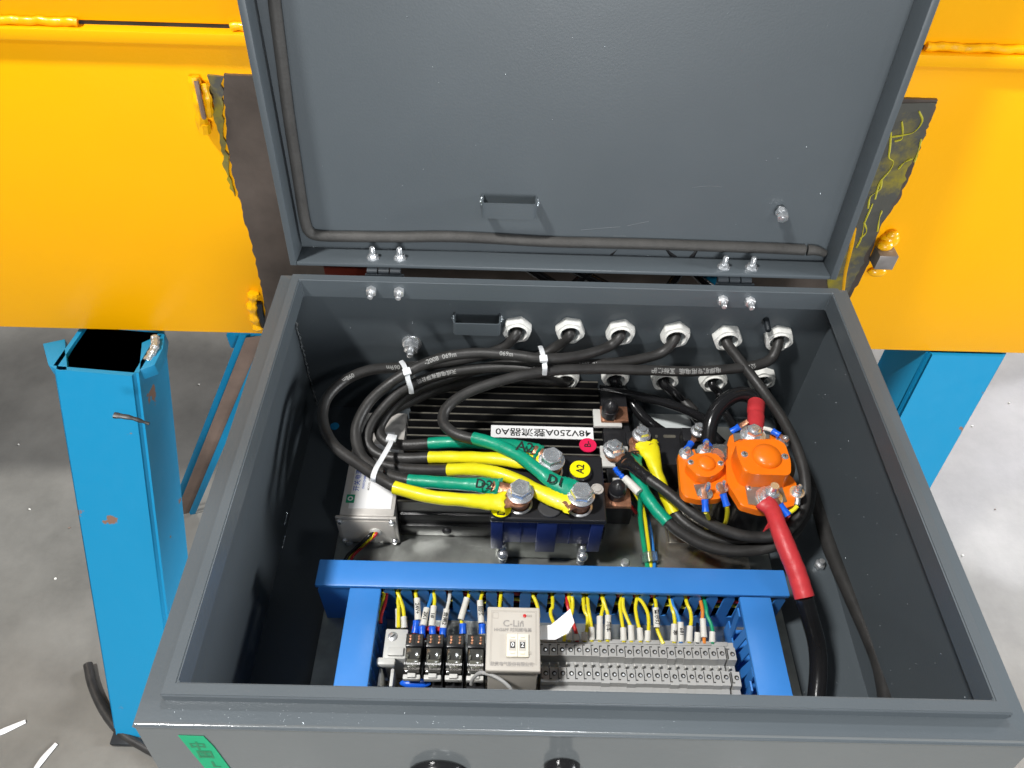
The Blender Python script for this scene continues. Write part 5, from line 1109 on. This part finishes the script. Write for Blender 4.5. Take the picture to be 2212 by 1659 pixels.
# small signal wires between rectifier and plate
def zz2(x, y): return (918+.2441*x, 810+.2441*y)
def sig(pts, m_, lab, r=.0019): bm = B(); tube(bm, frames([Pz(*zz2(x, y), z) for x, y, z in pts], 6), r, 8); return tag(obj('signal_wire', bm, m_), lab, 'wire', 'thin signal wires beside the rectifier')
sig([(1890, 1030, -.128), (1905, 1100, -.14), (1905, 1250, -.16), (1925, 1420, -.18), (1960, 1640, -.198), (1975, 1720, -.2)], WGRN, 'green signal wire running down to the clear sleeve', .0026)
sig([(1800, 960, -.13), (1880, 1080, -.14), (1935, 1200, -.155), (1965, 1400, -.175), (1995, 1640, -.197), (2000, 1720, -.2)], WYEL, 'yellow signal wire beside the green one')
sig([(1960, 1240, -.17), (1985, 1320, -.178), (2005, 1450, -.188), (2028, 1640, -.198), (2030, 1720, -.2)], WBLU, 'blue signal wire at the right of the signal bundle')
sig([(1780, 1110, -.15), (1830, 1170, -.16), (1870, 1220, -.17)], WRED, 'dark red signal wire under the lower rubber cap')
sig([(1800, 1110, -.155), (1850, 1150, -.165), (1890, 1200, -.175)], WBLU, 'short blue signal wire under the lower rubber cap')
sig([(1790, 1060, -.14), (1860, 1140, -.155), (1850, 1240, -.18)], WBLK, 'black signal wire curling beside the lower rubber cap')
t = thing('sleeved_lead', 'white sleeved lead with twisted blue end beside the thick cable', 'wire', tuple(Pz(*zz2(1830, 980), -.13)))
bm = B(); tube(bm, frames([Pz(*zz2(x, y), -.125) for x, y in ((1680, 825), (1700, 855), (1725, 880), (1760, 915))], 6), lambda q: .0026*(1+.2*math.sin(q*25)), 8); obj('blue_end', bm, BPVC, t)
bm = B(); tube(bm, frames([Pz(*zz2(x, y), -.126) for x, y in ((1765, 915), (1830, 975), (1895, 1040))], 6), .0044, 12); obj('white_sleeve', bm, WHT, t)
a = Pz(*zz2(1985, 1575), -.196); b = Pz(*zz2(1998, 1660), -.199); bm = B(); tube(bm, frames([a, b], 2), .0095, 18); tag(obj('clear_sleeve', bm, CLEAR), 'clear plastic sleeve round the signal wires behind the duct', 'sleeve')

# ============================================================ ZIP TIES
def zip_tie(label, pts, head, hw=.0042, w_=.0052, tail=None):
    q = [Pz(*p) for p in pts]; fr = frames(q, 8); t = thing('zip_tie', label, 'zip tie', tuple(q[-1]), 'white nylon zip ties round the cable bundle')
    bm = B(); tube(bm, fr, 1, 8, flat=lambda x: (w_/2, .0007)); obj('strap', bm, TIE, t)
    h = Pz(*head); d = (q[-1]-q[0]).normalized(); bm = B(); box(bm, (-hw, -hw*.9, -.0018), (hw, hw*.9, .0022), .0009, M=basis(h, d.cross(V((0, -.5, 1))), d)); obj('lock_head', bm, TIE, t)
zip_tie('white zip tie round the bundle near the strap bracket', [(1167, 748, -.078), (1170, 756, -.069), (1174, 772, -.066), (1176, 785, -.070), (1177, 796, -.073), (1176, 810, -.083)], (1174, 775, -.0655))
zip_tie('white zip tie on the left shoulder of the bundle', [(866, 780, -.092), (872, 788, -.085), (878, 804, -.081), (882, 822, -.088), (887, 838, -.097), (889, 850, -.106)], (879, 803, -.080))
zip_tie('white zip tie slanting across the sleeve ends at lower left', [(848, 944, -.120), (842, 960, -.112), (825, 990, -.104), (812, 1012, -.097), (806, 1030, -.096), (806, 1040, -.102)], (846, 947, -.118), hw=.0052)

# ============================================================ things seen through the hinge gap
for i, (u0, u1, lab) in enumerate(((1150, 1185, 'black cable outside the box seen in the hinge gap, left of the crossing pair'), (1275, 1250, 'black cable outside the box leaning left in the hinge gap'), (1245, 1290, 'black cable outside the box leaning right in the hinge gap'), (1470, 1455, 'black cable in the hinge gap left of the blue patch'), (1495, 1520, 'black cable in the hinge gap touching the blue patch'))):
    a = Py(u0, 585, .468); b = Py(u1, 607, .466); d = b-a; bm = B(); tube(bm, frames([a-d*2.5, a, b, b+d*2.5], 4), .0052, 10)
    tag(obj('outer_cable', bm, BLKG), lab, 'cable', 'cables outside behind the box')
a = Py(1540, 597, .470); bm = B(); box(bm, (a.x-.012, .4645, a.z-.05), (a.x+.008, .470, a.z+.012), .001); tag(obj('blue_bracket', bm, BLUE), 'small blue bracket piece glimpsed through the hinge gap', 'bracket')
a = Py(760, 580, .470); bm = B(); box(bm, (a.x-.03, .467, a.z-.03), (a.x+.028, .472, a.z+.008), .001); tag(obj('red_plate', bm, mat('dull_red_paint', (.22, .035, .02), .5)), 'dark red plate glimpsed through the hinge gap at left', 'plate')

# ------------------------------------------------------------ render settings
S.render.engine = 'CYCLES'
S.cycles.max_bounces = 6; S.cycles.use_denoising = True
